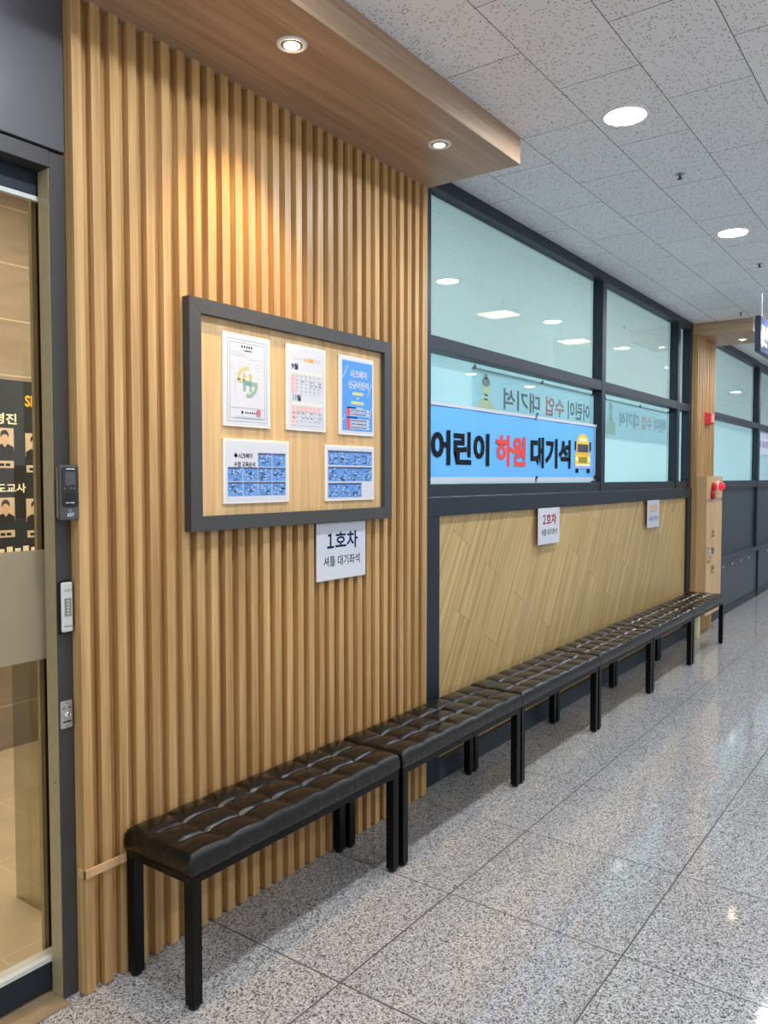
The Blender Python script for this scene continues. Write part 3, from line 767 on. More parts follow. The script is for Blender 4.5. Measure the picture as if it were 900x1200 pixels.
# calendar
a, b, c, d = 2.055, 2.268, 1.619, 1.923
t = sheet('calendar_sheet', 'white two month calendar sheet with pink columns, top middle of the notice board', 'calendar', a, b, c, d)
text('month_name', t, M['navyink'], '9월', a + 0.024, a + 0.060, d - 0.088, d - 0.066, yI, 0.025)
text_row('month_name', t, M['navyink'], [('１０', a + 0.030, a + 0.050, 0.1), ('월', a + 0.052, a + 0.074, 0)], c + 0.106, c + 0.128, yI, 0.025)
bm = B()
for k in range(5): rect(bm, a + 0.036 + 0.011 * k, a + 0.0435 + 0.011 * k, d - 0.052, d - 0.044, yI, D)
for k in range(3): rect(bm, a + 0.150 + 0.011 * k, a + 0.157 + 0.011 * k, d - 0.052, d - 0.042, yI, D)
obj('title_grey', bm, M['lightink'], t)
bm = B()
for x, wd in ((0.094, 0.008), (0.107, 0.003), (0.114, 0.008), (0.124, 0.018)): rect(bm, a + x, a + x + wd, d - 0.055, d - 0.042, yI, D)
obj('title_orange', bm, M['orangeink'], t)
gx0, gw = a + 0.026, (0.213 - 0.026 - 0.022) / 7
for zt, rows in ((d - 0.107, 5), (c + 0.086, 4)):
    rh = 0.0132 if rows == 5 else 0.0165
    bm = B()
    for r in range(rows + 1): rect(bm, gx0, gx0 + 7 * gw, zt - rh * r - 0.0005, zt - rh * r + 0.0005, yI2, D)
    for k in range(8): rect(bm, gx0 + gw * k - 0.0005, gx0 + gw * k + 0.0005, zt - rh * rows, zt, yI2, D)
    obj('date_grid', bm, M['lightink'], t)
    bm = B(); rect(bm, gx0, gx0 + gw, zt - rh * rows, zt, yI, D)
    if rows == 4: rect(bm, gx0 + gw, gx0 + 7 * gw, zt - rh * 1.0, zt, yI, D)
    obj('holiday_tint', bm, M['pink'], t)
    bm = B()
    for k in range(7): rect(bm, gx0 + gw * k + 0.003, gx0 + gw * k + 0.018, zt + 0.006, zt + 0.013, yI, D)
    obj('weekday_row', bm, M['olive'] if False else M['cream'], t)
    bm = B()
    for r in range(rows):
        for k in range(7):
            ell(bm, gx0 + gw * k + 0.004, zt - rh * r - 0.004, 0.0015, 0.0015, yI3, D, 6)
            if r in (1, 2) and rnd.random() < 0.6: rect(bm, gx0 + gw * k + 0.006, gx0 + gw * k + 0.016, zt - rh * r - 0.0085, zt - rh * r - 0.0062, yI3, D)
    obj('date_marks', bm, M['navyink'], t)
# blue poster
a, b, c, d = 2.347, 2.565, 1.616, 1.920
t = sheet('blue_poster', 'bright blue poster with white lettering, top right on the notice board', 'poster', a, b, c, d)
obj('print_field', rect(B(), a + 0.017, b - 0.010, c + 0.018, d - 0.018, yI, D), M['poster_blue'], t)
text('lettering', t, M['white'], '시크베이', a + 0.065, b - 0.048, d - 0.082, d - 0.050, yI3, 0.03)
text('lettering', t, M['white'], '신규어린이', a + 0.052, b - 0.036, d - 0.124, d - 0.092, yI3, 0.03)
bm = B()
for x0_, x1_, z_ in ((0.080, 0.150, 0.142), (0.072, 0.156, 0.178)):
    bm = B(); k = x0_
    while k < x1_ - 0.008: rect(bm, a + k, a + k + 0.009, d - z_ - 0.006, d - z_ + 0.006, yI2, D); k += 0.0115
    obj('yellow_line', bm, M['olive'], t)
bm = B()
for k in range(5): rect(bm, a + 0.075 + 0.015 * k, a + 0.084 + 0.015 * k, d - 0.200, d - 0.195, yI2, D)
rect(bm, a + 0.105, a + 0.122, d - 0.162, d - 0.157, yI2, D)
obj('small_caption', bm, M['white'], t)
for z_ in (0.092, 0.077, 0.053, 0.039, 0.025): obj('text_box', rect(B(), a + 0.066, b - 0.032, c + z_ - 0.0005, c + z_ + 0.0105, yI2, D), M['white'], t)
bm = B()
stick(bm, (a + 0.020, d - 0.085), (a + 0.052, d - 0.035), 0.003, yI2, D); stick(bm, (b - 0.045, d - 0.150), (b - 0.014, d - 0.095), 0.003, yI2, D)
stick(bm, (b - 0.030, c + 0.070), (b - 0.014, c + 0.112), 0.003, yI2, D); stick(bm, (a + 0.019, c + 0.055), (a + 0.034, c + 0.078), 0.003, yI2, D)
obj('diagonal_streaks', bm, M['white'], t)
bm = B()
for z_ in (0.092, 0.077, 0.053, 0.039, 0.025):
    k = 0.070
    while k < 0.168: wd = rnd.uniform(0.006, 0.013); rect(bm, a + k, a + k + wd, c + z_ + 0.003, c + z_ + 0.0072, yI3, D); k += wd + 0.003
rect(bm, a + 0.044, a + 0.100, c + 0.104, c + 0.109, yI3, D); rect(bm, a + 0.044, a + 0.110, c + 0.066, c + 0.071, yI3, D)
obj('fine_print', bm, M['navyink'], t)
bm = B(); rect(bm, a + 0.044, a + 0.064, c + 0.076, c + 0.104, yI2, D); rect(bm, a + 0.044, a + 0.064, c + 0.023, c + 0.065, yI2, D); obj('red_tabs', bm, M['coral'], t)
# photo sheets
def photo_grid(t, cells):
    for (x0_, x1_, z0_, z1_) in cells:
        p = obj('pool_photo', rect(B(), x0_, x1_, z0_, z1_, yI, D), M['pool'], t)
        w_, h_ = x1_ - x0_, z1_ - z0_
        bm = B()
        rect(bm, x0_, x1_, z1_ - h_ * 0.14, z1_, yI2, D)
        for k in range(5):
            cx, cz = x0_ + w_ * rnd.uniform(0.15, 0.8), z0_ + h_ * rnd.uniform(0.1, 0.75)
            stick(bm, (cx - w_ * 0.12, cz - h_ * 0.05), (cx + w_ * 0.12, cz + h_ * rnd.uniform(-0.12, 0.14)), h_ * 0.10, yI2, D)
        obj('swimmers', bm, M['pooldark'], p)
        bm = B()
        for k in range(6):
            ell(bm, x0_ + w_ * rnd.uniform(0.12, 0.88), z0_ + h_ * rnd.uniform(0.12, 0.85), w_ * 0.07, h_ * 0.06, yI3, D, 8)
        obj('splashes', bm, M['poollight'], p)
a, b, c, d = 1.758, 2.066, 1.365, 1.578
t = sheet('photo_sheet', 'white sheet with a heading and ten pool photos, bottom left on the notice board', 'photo sheet', a, b, c, d)
text('lettering', t, M['ink'], '시크베이', a + 0.062, a + 0.128, d - 0.064, d - 0.046, yI, 0.02)
text('lettering', t, M['ink'], '수영 교육순서', a + 0.045, a + 0.140, d - 0.092, d - 0.074, yI, 0.02)
bm = B(); stick(bm, (a + 0.044, d - 0.056), (a + 0.058, d - 0.052), 0.004, yI, D); stick(bm, (a + 0.053, d - 0.062), (a + 0.050, d - 0.045), 0.004, yI, D); ell(bm, a + 0.056, d - 0.054, 0.004, 0.006, yI, D, 10)
obj('logo_mark', bm, M['ink'], t)
cw = (0.308 - 0.034) / 4
cells = []
for r in range(3):
    for k in range(4):
        if r == 0 and k < 2: continue
        cells.append((a + 0.016 + cw * k + 0.0015, a + 0.016 + cw * (k + 1) - 0.0015, d - 0.042 - 0.049 * (r + 1) + 0.0015, d - 0.042 - 0.049 * r - 0.0015))
photo_grid(t, cells)
a, b, c, d = 2.265, 2.568, 1.362, 1.574
t = sheet('photo_sheet', 'white sheet with three rows of pool photos, bottom right on the notice board', 'photo sheet', a, b, c, d)
cw = (0.303 - 0.030) / 4
cells = []
for r in range(3):
    for k in range(4 if r < 2 else 3):
        cells.append((a + 0.014 + cw * k, a + 0.014 + cw * (k + 1) - 0.0006, d - 0.020 - 0.0615 * r - 0.055, d - 0.020 - 0.0615 * r))
photo_grid(t, cells)

# ------------------------------------------------------------------ seat signs 1, 2, 3
def seat_sign(label, x0, x1, z0, z1, y, num, mnum, mtext):
    t = thing('seat_sign', label, 'sign', ((x0 + x1) / 2, y + 0.004, z0), 'white shuttle seat signs')
    W_, H_ = x1 - x0, z1 - z0
    obj('plate', bx(x0, x1, y, y + 0.004, z0, z1), M['white'], t, bevel=0.0008)
    text_row('lettering', t, mnum, [(num, x0 + W_ * 0.20, x0 + W_ * 0.335, 0.08), ('호차', x0 + W_ * 0.36, x1 - W_ * 0.17, 0)], z0 + H_ * 0.53, z0 + H_ * 0.84, y - 0.0006, 0.022)
    text('lettering', t, mtext, '셔틀 대기좌석', x0 + W_ * 0.13, x1 - W_ * 0.13, z0 + H_ * 0.24, z0 + H_ * 0.42, y - 0.0006, 0.006)
    return t
seat_sign('white sign reading 1 in navy, hung on slats right below the notice board', 2.227, 2.526, 1.060, 1.279, 1.929, '１', M['navyink'], M['ink'])
seat_sign('white sign reading 2 in dark red, on the planked panel below the blue banner', 4.227, 4.530, 1.058, 1.272, 1.967, '２', M['redink'], M['ink'])
seat_sign('white sign with orange number, on the planked panel near the far column', 6.215, 6.515, 1.056, 1.272, 1.967, '３', M['orangeink'], M['blueink'])

# ------------------------------------------------------------------ banners
yb = 2.018
t = thing('blue_banner', 'bright blue banner with a yellow bus tied across the first lower window', 'banner', (4.2, yb, 1.433))
BX0, BX1, BZ0, BZ1 = 3.105, 5.222, 1.436, 1.808
bm = B(); n = 40
front = []; 
for i in range(n + 1):
    x = BX0 + (BX1 - BX0) * i / n; s = 0.004 * math.sin(PI * ((i * 2 / n) % 1.0))
    yy = yb + 0.0015 * math.sin(i * 0.7)
    front.append((x, yy, BZ0 + 0.002 * math.sin(i * 0.3), BZ1 - s))
for dy in (0, 0.0012):
    pass
vf = [(bm.verts.new((x, y, z0)), bm.verts.new((x, y, z1)), bm.verts.new((x, y + 0.0012, z0)), bm.verts.new((x, y + 0.0012, z1))) for x, y, z0, z1 in front]
for p, q in zip(vf, vf[1:]):
    bm.faces.new((p[0], q[0], q[1], p[1])); bm.faces.new((p[2], p[3], q[3], q[2])); bm.faces.new((p[1], q[1], q[3], p[3])); bm.faces.new((p[0], p[2], q[2], q[0]))
bm.faces.new((vf[0][0], vf[0][1], vf[0][3], vf[0][2])); bm.faces.new((vf[-1][0], vf[-1][2], vf[-1][3], vf[-1][1]))
obj('cloth', bm, M['banner'], t)
yt = yb - 0.003
bm = B(); rect(bm, BX0, BX1 + 0.02, BZ1 - 0.012, BZ1 + 0.004, yt - 0.0015, 0.001); rect(bm, BX0, BX1, BZ0 - 0.006, BZ0 + 0.018, yt - 0.0015, 0.001); rect(bm, BX1 - 0.012, BX1, BZ0, BZ1, yt - 0.0015, 0.001)
obj('hem', bm, M['white'], t)
text('lettering', t, M['ink'], '어린이', 3.150, 3.722, 1.512, 1.682, yt, 0.040)
text('lettering', t, M['coral'], '하원', 3.796, 4.158, 1.512, 1.684, yt, 0.040)
text('lettering', t, M['ink'], '대기석', 4.222, 4.805, 1.508, 1.690, yt, 0.040)
bX0, bX1 = 4.865, 5.150; bc = (bX0 + bX1) / 2
bs = obj('bus_picture', poly(B(), [(bX0 + 0.035, 1.60), (bX1 - 0.035, 1.60)] + [(bc + 0.105 * math.cos(q), 1.665 + 0.075 * math.sin(q)) for q in [PI * k / 12 for k in range(13)]], yt, 0.0008), M['bus'], t)
bm = B(); rrect(bm, bX0 + 0.012, bX1 - 0.012, 1.530, 1.612, 0.012, yt - 0.0002, 0.0008); obj('bonnet', bm, M['bus'], bs)
bm = B(); rect(bm, bX0 + 0.040, bX1 - 0.040, 1.600, 1.614, yt - 0.0006, 0.0005); obj('bonnet_edge', bm, M['bus2'], bs)
bm = B(); rect(bm, bX0 + 0.052, bX1 - 0.052, 1.618, 1.672, yt - 0.0006, 0.0005); obj('windscreen', bm, M['busglass'], bs)
bm = B(); rect(bm, bc - 0.055, bc + 0.055, 1.690, 1.710, yt - 0.0006, 0.0005); ell(bm, bX0 + 0.038, 1.572, 0.018, 0.018, yt - 0.0006, 0.0005); ell(bm, bX1 - 0.038, 1.572, 0.018, 0.018, yt - 0.0006, 0.0005); rect(bm, bX0 + 0.020, bX1 - 0.020, 1.530, 1.540, yt - 0.0006, 0.0005); obj('lamps', bm, M['cream'], bs)
bm = B(); rect(bm, bX0 + 0.072, bX1 - 0.072, 1.548, 1.588, yt - 0.0006, 0.0005); obj('grille', bm, M['grille'], bs)
bm = B(); rect(bm, bX0 + 0.004, bX1 - 0.004, 1.512, 1.530, yt - 0.0006, 0.0005); obj('bumper', bm, M['lilac'], bs)
bm = B(); rrect(bm, bX0 + 0.020, bX0 + 0.068, 1.482, 1.511, 0.006, yt - 0.0006, 0.0005); rrect(bm, bX1 - 0.068, bX1 - 0.020, 1.482, 1.511, 0.006, yt - 0.0006, 0.0005)
rrect(bm, bX0 + 0.004, bX0 + 0.026, 1.628, 1.688, 0.006, yt - 0.0006, 0.0005); rrect(bm, bX1 - 0.026, bX1 - 0.004, 1.628, 1.688, 0.006, yt - 0.0006, 0.0005); obj('wheels_and_mirrors', bm, M['ink'], bs)
for x, z in ((4.29, BZ1 + 0.002), (4.29, BZ0 + 0.004), (5.205, BZ0 + 0.01)):
    bm = B(); lathe(bm, [(0.012, 0), (0.013, -0.003), (0.006, -0.003), (0.006, 0)], (x, yt - 0.002, z - 0.008), 'Y', 14)
    obj('eyelet', bm, M['steel'], t)
    bm = B(); tube(bm, [(x - 0.010, yt - 0.004, z - 0.006), (x - 0.013, yt - 0.007, z + 0.008), (x, yt - 0.007, z + 0.020), (x + 0.012, yt - 0.005, z + 0.006)], 0.0028, 6)
    obj('cable_tie', bm, M['ink'], t)

def back_banner(label, x0, x1, z0, z1, mats, tsp, ta, tb):
    y = 2.042
    t = thing('thin_banner', label, 'banner', ((x0 + x1) / 2, y, z0), 'thin banners seen from behind through the glass')
    obj('cloth', bx(x0, x1, y, y + 0.001, z0, z1), M['sheer'], t)
    W_, H_ = x1 - x0, z1 - z0
    for body, u0, u1, k in tsp:
        text('lettering', t, mats[k], body, x0 + W_ * u0, x0 + W_ * u1, z0 + H_ * ta, z0 + H_ * tb, y - 0.0008, 0.025, mirror=True)
    fx = x0 + W_ * 0.085
    bm = B(); ell(bm, fx, z0 + H_ * 0.70, W_ * 0.024, H_ * 0.13, y - 0.0008, 0.0006); rrect(bm, fx - W_ * 0.011, fx + W_ * 0.011, z0 + H_ * 0.50, z0 + H_ * 0.60, 0.004, y - 0.0008, 0.0006)
    poly(bm, [(fx - W_ * 0.066, z0 + H_ * 0.10), (fx + W_ * 0.066, z0 + H_ * 0.10), (fx + W_ * 0.060, z0 + H_ * 0.40), (fx + W_ * 0.025, z0 + H_ * 0.53), (fx - W_ * 0.025, z0 + H_ * 0.53), (fx - W_ * 0.060, z0 + H_ * 0.40)], y - 0.0008, 0.0006)
    pf = obj('printed_figure', bm, mats[2], t)
    bm = B(); ell(bm, fx, z0 + H_ * 0.80, W_ * 0.027, H_ * 0.075, y - 0.0012, 0.0004); ell(bm, fx, z0 + H_ * 0.89, W_ * 0.013, H_ * 0.045, y - 0.0012, 0.0004); obj('figure_hair', bm, mats[3], pf)
    for u in (0.01, 0.5, 0.985):
        bm = B(); tube(bm, [(x0 + W_ * u - 0.010, y - 0.003, z1 - 0.012), (x0 + W_ * u - 0.012, y - 0.005, z1 + 0.002), (x0 + W_ * u, y - 0.005, z1 + 0.012), (x0 + W_ * u + 0.012, y - 0.004, z1 - 0.004)], 0.003, 6)
        obj('cable_tie', bm, M['ink'], t)
    obj('hem', rect(B(), x0, x1, z1 - 0.012, z1, y - 0.0008, 0.0006), M['hemgrey'], t)
    return t
M['hemgrey'] = plain('grey_hem', (178, 200, 204), 0.6)
M['g1'] = plain('show_through_grey', (92, 112, 120), 0.6); M['g2'] = plain('show_through_red', (176, 124, 124), 0.6); M['g3'] = plain('show_through_cream', (206, 214, 176), 0.6); M['g4'] = plain('show_through_hair', (130, 140, 136), 0.6)
M['h1'] = plain('faint_grey', (136, 160, 172), 0.6); M['h2'] = plain('faint_red', (182, 160, 170), 0.6); M['h3'] = plain('faint_cream', (176, 206, 196), 0.6); M['h4'] = plain('faint_hair', (170, 196, 190), 0.6)
SP = [('대기석', 0.205, 0.485, 0), ('수업', 0.535, 0.70, 1), ('어린이', 0.735, 0.955, 0)]
back_banner('pale banner with reversed lettering behind the glass, partly hidden by the blue banner', 3.585, 5.255, 1.70, 2.022, [M['g1'], M['g2'], M['g3'], M['g4']], SP, 0.40, 0.76)
back_banner('faint pale banner with reversed lettering alone in the second lower window', 5.45, 6.995, 1.733, 2.012, [M['h1'], M['h2'], M['h3'], M['h4']], SP, 0.35, 0.76)

# sheet in the far window
t = thing('window_poster', 'white and violet poster in the far lower window at the photo edge', 'poster', (11.3, 2.029, 1.75))
obj('paper', bx(10.62, 11.95, 2.025, 2.0285, 1.748, 2.03), M['white'], t)
text_x = 10.75
bm = B()
for k in range(6):
    rect(bm, 10.72 + 0.2 * k, 10.86 + 0.2 * k, 1.83, 1.915, 2.0238, 0.001); rect(bm, 10.76 + 0.2 * k, 10.80 + 0.2 * k, 1.95, 2.0, 2.0238, 0.001)
obj('print_blocks', bm, plain('violet_ink', (150, 150, 190), 0.75, spec=0.12), t)

# ------------------------------------------------------------------ exit signs
x, y = 6.92, 1.23
t = thing('hanging_sign', 'navy double sided sign with a white arrow hanging from the corridor ceiling', 'sign', (x, y, 2.38))
obj('panel', bx(6.385, 7.45, y - 0.02, y + 0.02, 2.385, 2.648), M['signnavy'], t, bevel=0.004)
for rx in (6.51, 7.33):
    bm = B(); lathe(bm, [(0.0035, 2.648), (0.0035, 2.85)], (rx, y, 0), 'Z', 8, True, True); lathe(bm, [(0.010, 2.648), (0.010, 2.67)], (rx, y, 0), 'Z', 12, True, True)
    lathe(bm, [(0.018, 2.838), (0.018, 2.85)], (rx, y, 0), 'Z', 14, True, True)
    obj('rod', bm, M['silver'], t)
ys = y - 0.0215
bm = B()
rect(bm, 6.43, 6.46, 2.425, 2.475, ys, 0.001); stick(bm, (6.41, 2.462), (6.62, 2.447), 0.022, ys, 0.001)
poly(bm, [(6.405, 2.45), (6.445, 2.478), (6.445, 2.422)], ys, 0.001)
obj('arrow', bm, M['sign_lit'], t)
bm = B()
for k in range(5):
    q = 6.43 + 0.17 * k
    rect(bm, q, q + 0.022, 2.50, 2.585, ys, 0.001); rect(bm, q + 0.07, q + 0.092, 2.50, 2.585, ys, 0.001); rect(bm, q + 0.022, q + 0.07, 2.50, 2.518, ys, 0.001); rect(bm, q + 0.022, q + 0.07, 2.54, 2.558, ys, 0.001)
obj('sign_bars', bm, M['sign_lit'], t)

x0, x1, y = 6.29, 6.545, 3.1
t = thing('exit_sign', 'pale square exit sign with a green arrow hanging behind the first upper window', 'sign', (6.42, y, 2.60))
obj('case', bx(x0, x1, y - 0.02, y + 0.02, 2.605, 2.845), M['whitepaint'], t, bevel=0.004)
obj('lit_face', rect(B(), x0 + 0.008, x1 - 0.008, 2.613, 2.837, y - 0.0215, 0.001), M['exit_face'], t)
bm = B(); stick(bm, (x0 + 0.07, 2.74), (x1 - 0.05, 2.74), 0.024, y - 0.023, 0.001); stick(bm, (x0 + 0.065, 2.735), (x0 + 0.12, 2.79), 0.024, y - 0.023, 0.001); stick(bm, (x0 + 0.065, 2.745), (x0 + 0.12, 2.69), 0.024, y - 0.023, 0.001)
rect(bm, x0 + 0.12, x1 - 0.03, 2.63, 2.665, y - 0.023, 0.001)
obj('arrow', bm, M['exit_green'], t)

# ------------------------------------------------------------------ ceiling sprinklers
def sprinkler(x, y, label):
    t = thing('sprinkler', label, 'sprinkler', (x, y, 2.85), 'ceiling sprinkler heads')
    bm = B(); lathe(bm, [(0.022, 0), (0.022, -0.003), (0.010, -0.006)], (x, y, 2.85), 'Z', 20, True, True); obj('rose', bm, M['steel'], t, smooth=False)
    bm = B(); lathe(bm, [(0.006, -0.004), (0.006, -0.018), (0.011, -0.02), (0.012, -0.023), (0.004, -0.026)], (x, y, 2.85), 'Z', 16, True, True); obj('head', bm, M['device'], t)
sprinkler(3.803, 1.077, 'small sprinkler head between the two bright ceiling downlights')
sprinkler(5.679, 1.092, 'small sprinkler head just past the farther ceiling downlight')
sprinkler(7.24, 1.531, 'tiny sprinkler head by the short far canopy')

# ------------------------------------------------------------------ fire alarm strobe on the column
t = thing('fire_strobe', 'red wedge shaped alarm light on the slatted column', 'fire alarm', (7.83, 1.935, 1.945))
bm = B(); v = [bm.verts.new(p) for p in ((7.745, 1.935, 1.945), (7.915, 1.935, 1.945), (7.915, 1.935, 2.065), (7.745, 1.935, 2.065), (7.775, 1.885, 1.957), (7.885, 1.885, 1.957), (7.885, 1.885, 2.053), (7.775, 1.885, 2.053))]
for f in ((0, 3, 2, 1), (4, 5, 6, 7), (0, 1, 5, 4), (1, 2, 6, 5), (2, 3, 7, 6), (3, 0, 4, 7)): bm.faces.new([v[i] for i in f])
obj('body', bm, M['red'], t, bevel=0.006)
obj('lens', bx(7.79, 7.87, 1.882, 1.886, 1.972, 2.038), M['redlite'], t, bevel=0.0015)

# ------------------------------------------------------------------ hydrant cabinet on the column
CX0, CX1, CY0, CY1, CZ0, CZ1 = 7.503, 8.075, 1.842, 1.9345, 0.185, 1.466
t = thing('hydrant_cabinet', 'tall oak hydrant cabinet with a red lamp mounted on the slatted column', 'hydrant cabinet', (7.79, 1.9345, 0.185))
obj('body', bx(CX0, CX1, CY0 + 0.012, CY1, CZ0, CZ1), M['cabinet'], t, bevel=0.002)
obj('upper_panel', bx(CX0, CX1, CY0, CY0 + 0.011, 1.258, CZ1), M['cabinet'], t, bevel=0.002)
obj('groove', bx(CX0 + 0.004, CX1 - 0.004, CY0 + 0.006, CY0 + 0.0125, 1.226, 1.258), M['canopy'], t)
dr = obj('door', bx(CX0, CX1, CY0, CY0 + 0.011, CZ0, 1.226), M['cabinet'], t, bevel=0.002)
bm = B(); tube(bm, [(7.545, CY0, 0.815), (7.545, CY0 - 0.022, 0.80), (7.545, CY0 - 0.026, 0.77), (7.545, CY0 - 0.026, 0.72), (7.545, CY0 - 0.022, 0.69), (7.545, CY0, 0.675)], 0.009, 10); obj('handle', bm, M['chrome'], dr, smooth=True)
for ch, z0_, z1_ in (('소', 0.905, 0.975), ('화', 0.735, 0.805), ('전', 0.565, 0.635)):
    text('lettering', dr, M['ink'], ch, 7.68, 7.80, z0_, z1_, CY0 - 0.0006, 0.02)
bm = B(); lathe(bm, [(0.038, 0), (0.038, -0.022), (0.028, -0.034), (0.010, -0.036)], (7.695, CY0, 1.368), 'Y', 24, True, True); obj('alarm_bell', bm, M['red'], t)
bm = B(); lathe(bm, [(0.046, 0), (0.046, -0.016), (0.030, -0.028), (0.010, -0.030)], (7.675, CY0, 1.298), 'Y', 24, True, True); obj('call_button', bm, M['darkred'], t)
bm = B(); lathe(bm, [(0.050, 0), (0.050, -0.012), (0.040, -0.016)], (7.89, CY0, 1.372), 'Y', 24, True, True); lp = obj('lamp_base', bm, M['whitepaint'], t)
bm = B(); lathe(bm, [(0.040, -0.014), (0.038, -0.045), (0.026, -0.062), (0.001, -0.068)], (7.89, CY0, 1.372), 'Y', 24); obj('lamp_lens', bm, M['beacon'], lp, smooth=True)

# pale cylinder under the last bench
t = thing('cream_canister', 'pale cream upright cylinder under the farthest bench', 'canister', (7.385, 1.892, 0))
bm = B(); lathe(bm, [(0.034, 0.0), (0.038, 0.004), (0.038, 0.30), (0.034, 0.306)], (7.385, 1.892, 0), 'Z', 28, True, True); obj('cylinder', bm, M['pipe'], t, smooth=False)
bm = B(); lathe(bm, [(0.024, 0.306), (0.024, 0.322), (0.018, 0.326)], (7.385, 1.892, 0), 'Z', 24, True, True); obj('cap', bm, M['whitepaint'], t)

# ------------------------------------------------------------------ devices on the door post
t = thing('access_reader', 'dark fingerprint access reader fixed high on the grey door post', 'access reader', (1.223, 1.975, 1.335))
RX0, RX1 = 1.194, 1.251; RZ0, RZ1 = 1.336, 1.485; RY = 1.934
obj('body', bx(RX0, RX1, RY, 1.946, RZ0, RZ1), M['device'], t, bevel=0.003)
obj('mount', bx(1.215, 1.2495, 1.946, 1.9745, RZ0 + 0.02, RZ1 - 0.02), M['device'], t)
obj('bracket', bx(1.1955, 1.2155, 1.946, 1.954, RZ0 + 0.006, RZ1 - 0.006), M['bronze'], t)
obj('front_glass', rrect(B(), RX0 + 0.006, RX1 - 0.004, RZ0 + 0.036, RZ1 - 0.007, 0.005, RY - 0.0015, 0.002), M['device_black'], t)
obj('screen', rect(B(), RX0 + 0.014, RX1 - 0.012, RZ1 - 0.054, RZ1 - 0.019, RY - 0.0022, 0.0008), M['screen'], t)
obj('speaker_slot', rect(B(), RX0 + 0.018, RX1 - 0.014, RZ1 - 0.0125, RZ1 - 0.0095, RY - 0.0022, 0.0008), M['silver'], t)
for q in (0.012, 0.032, 0.041): obj('key', ell(B(), RX0 + q, RZ1 - 0.063, 0.0018, 0.0015, RY - 0.0022, 0.0008, 10), M['greyink'], t)
obj('finger_sensor', rect(B(), RX0 + 0.015, RX1 - 0.012, RZ0 + 0.052, RZ0 + 0.077, RY - 0.0022, 0.0008), M['rubber'], t)
bm = B()
for q, wd in ((0.016, 0.003), (0.020, 0.004), (0.027, 0.002), (0.031, 0.004), (0.036, 0.004)): rect(bm, RX0 + q, RX0 + q + wd, RZ0 + 0.046, RZ0 + 0.0485, RY - 0.0022, 0.0008)
obj('status_marks', bm, M['white'], t)
bm = B(); arc(bm, RX0 + 0.028, RZ0 + 0.026, 0.0032, 0.0046, 0, 2 * PI, RY - 0.0012, 0.001); obj('ring_mark', bm, M['greyink'], t)
text('lettering', t, M['white'], 'ADT', RX0 + 0.019, RX0 + 0.040, RZ0 + 0.010, RZ0 + 0.0195, RY - 0.0012, 0.03)

t = thing('door_switch', 'long silver automatic door switch in a black surround on the door post', 'switch', (1.228, 1.975, 1.025))
obj('surround', bx(1.205, 1.2435, 1.966, 1.9745, 1.024, 1.170), M['device_black'], t, bevel=0.002)
pl = obj('cover', bx(1.2085, 1.242, 1.958, 1.966, 1.029, 1.166), M['silver'], t, bevel=0.004)
obj('window', rect(B(), 1.2165, 1.236, 1.073, 1.122, 1.9568, 0.0012), M['greyring'], pl)
bm = B()
for k in range(5): ell(bm, 1.2265, 1.080 + 0.0085 * k, 0.003, 0.0028, 1.956, 0.0008, 10)
obj('dots', bm, M['white'], pl)
text('lettering', pl, M['greyink'], 'AUTO', 1.2145, 1.238, 1.141, 1.1475, 1.957, 0.01)
bm = B(); rect(bm, 1.214, 1.238, 1.044, 1.0475, 1.957, 0.0006); obj('maker_line', bm, M['greyink'], pl)

t = thing('key_switch', 'small steel key switch plate on the door post, below the silver switch', 'key switch', (1.226, 1.975, 0.765))
obj('plate', bx(1.207, 1.2415, 1.969, 1.9745, 0.762, 0.838), M['steel'], t, bevel=0.001)
bm = B(); lathe(bm, [(0.010, 0), (0.010, -0.007), (0.007, -0.010)], (1.2245, 1.969, 0.800), 'Y', 20, True, True); kc = obj('key_cylinder', bm, M['chrome'], t)
obj('keyhole', rect(B(), 1.2235, 1.2265, 0.795, 0.806, 1.9585, 0.001), M['rubber'], kc)
bm = B(); rect(bm, 1.2125, 1.2185, 0.817, 0.820, 1.9682, 0.001); rect(bm, 1.2305, 1.2365, 0.817, 0.820, 1.9682, 0.001); rect(bm, 1.213, 1.237, 0.778, 0.7815, 1.9682, 0.001); ell(bm, 1.2245, 0.832, 0.0018, 0.0018, 1.9682, 0.001, 10); ell(bm, 1.2245, 0.768, 0.0018, 0.0018, 1.9682, 0.001, 10)
obj('legend', bm, M['ink'], t)

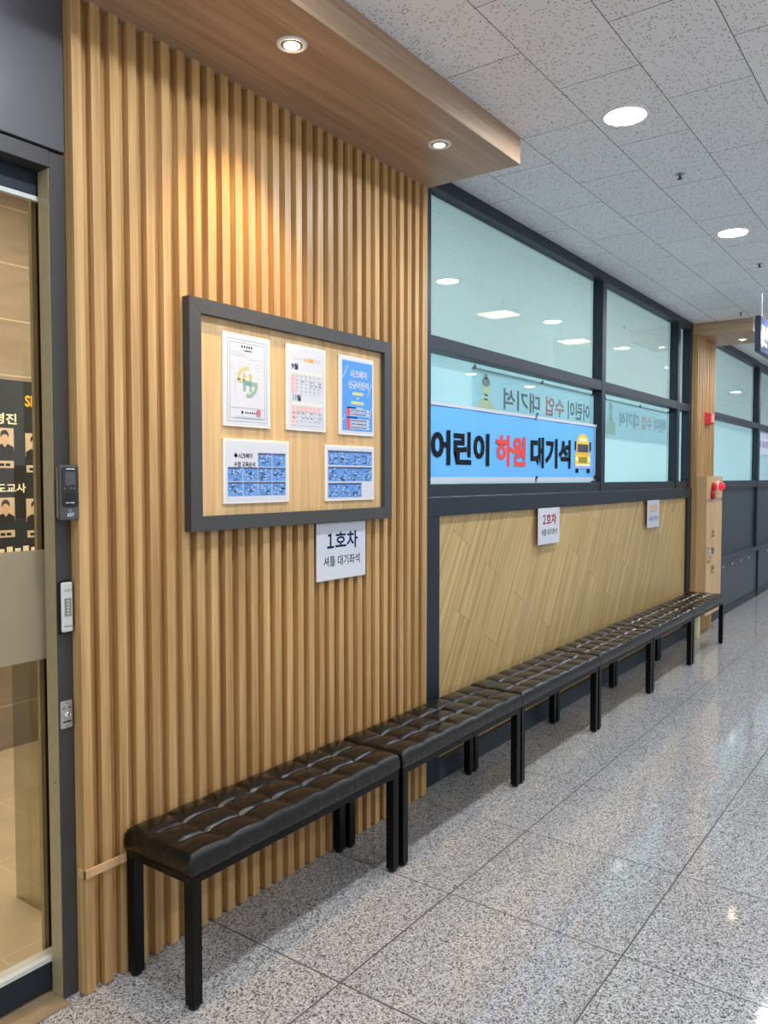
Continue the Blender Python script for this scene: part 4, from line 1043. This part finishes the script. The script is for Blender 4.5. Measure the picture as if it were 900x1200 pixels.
# ------------------------------------------------------------------ staff board in the lobby
yB = 4.06
t = thing('staff_board', 'black staff board with portrait photos on the lobby wall behind the glass', 'notice board', (1.9, 4.083, 0.9))
obj('panel', bx(1.2, 2.62, yB, 4.082, 0.88, 1.966), M['led_board'], t, bevel=0.003)
yl = yB - 0.001
text('lettering', t, M['orange'], 'SEA', 2.311, 2.42, 1.832, 1.892, yl, 0.03)
text('lettering', t, M['warmwhite'], '경영진', 2.07, 2.263, 1.732, 1.790, yl, 0.025)
text('lettering', t, M['warmwhite'], '지도교사', 2.09, 2.307, 1.371, 1.421, yl, 0.025)
bm = B()
for k in range(7): rect(bm, 2.06 + 0.045 * k, 2.092 + 0.045 * k, 1.045, 1.085 if k % 2 else 1.075, yl, 0.0006); 
obj('lettering_row', bm, M['warmwhite'], t)
for cx, zt in ((2.195, 1.712), (2.359, 1.690), (2.193, 1.346), (2.357, 1.338), (2.03, 1.72), (2.03, 1.35)):
    x0_, x1_, z1_ = cx - 0.050, cx + 0.050, zt; z0_ = zt - 0.128
    p = obj('portrait', rect(B(), x0_, x1_, z0_, z1_, yl, 0.0008), M['portrait_back'], t)
    bm = B(); ell(bm, cx, z0_ + 0.091, 0.0225, 0.027, yl - 0.0008, 0.0006, 22); obj('hair', bm, M['hair'], p)
    bm = B(); poly(bm, [(cx + 0.0185 * math.cos(q), z0_ + 0.076 + (0.0195 if math.sin(q) > 0 else 0.027) * math.sin(q)) for q in [2 * PI * k / 24 for k in range(24)]], yl - 0.0014, 0.0005); rect(bm, cx - 0.009, cx + 0.009, z0_ + 0.033, z0_ + 0.056, yl - 0.0012, 0.0004); fc = obj('face', bm, M['skin'], p)
    bm = B(); poly(bm, [(cx - 0.049, z0_), (cx + 0.049, z0_), (cx + 0.047, z0_ + 0.028), (cx + 0.016, z0_ + 0.046), (cx, z0_ + 0.026), (cx - 0.016, z0_ + 0.046), (cx - 0.047, z0_ + 0.028)], yl - 0.0014, 0.0005); obj('shirt', bm, M['cloth'], p)
    bm = B(); rect(bm, x0_ + 0.004, x1_ - 0.002, z0_ - 0.082, z0_ - 0.044, yl, 0.0008); nm = obj('name_card', bm, M['portrait_back'], t)
    bm = B(); rect(bm, cx - 0.03, cx - 0.005, z0_ - 0.072, z0_ - 0.058, yl - 0.0008, 0.0005); rect(bm, cx + 0.003, cx + 0.028, z0_ - 0.072, z0_ - 0.058, yl - 0.0008, 0.0005); obj('name_line', bm, M['ink'], nm)
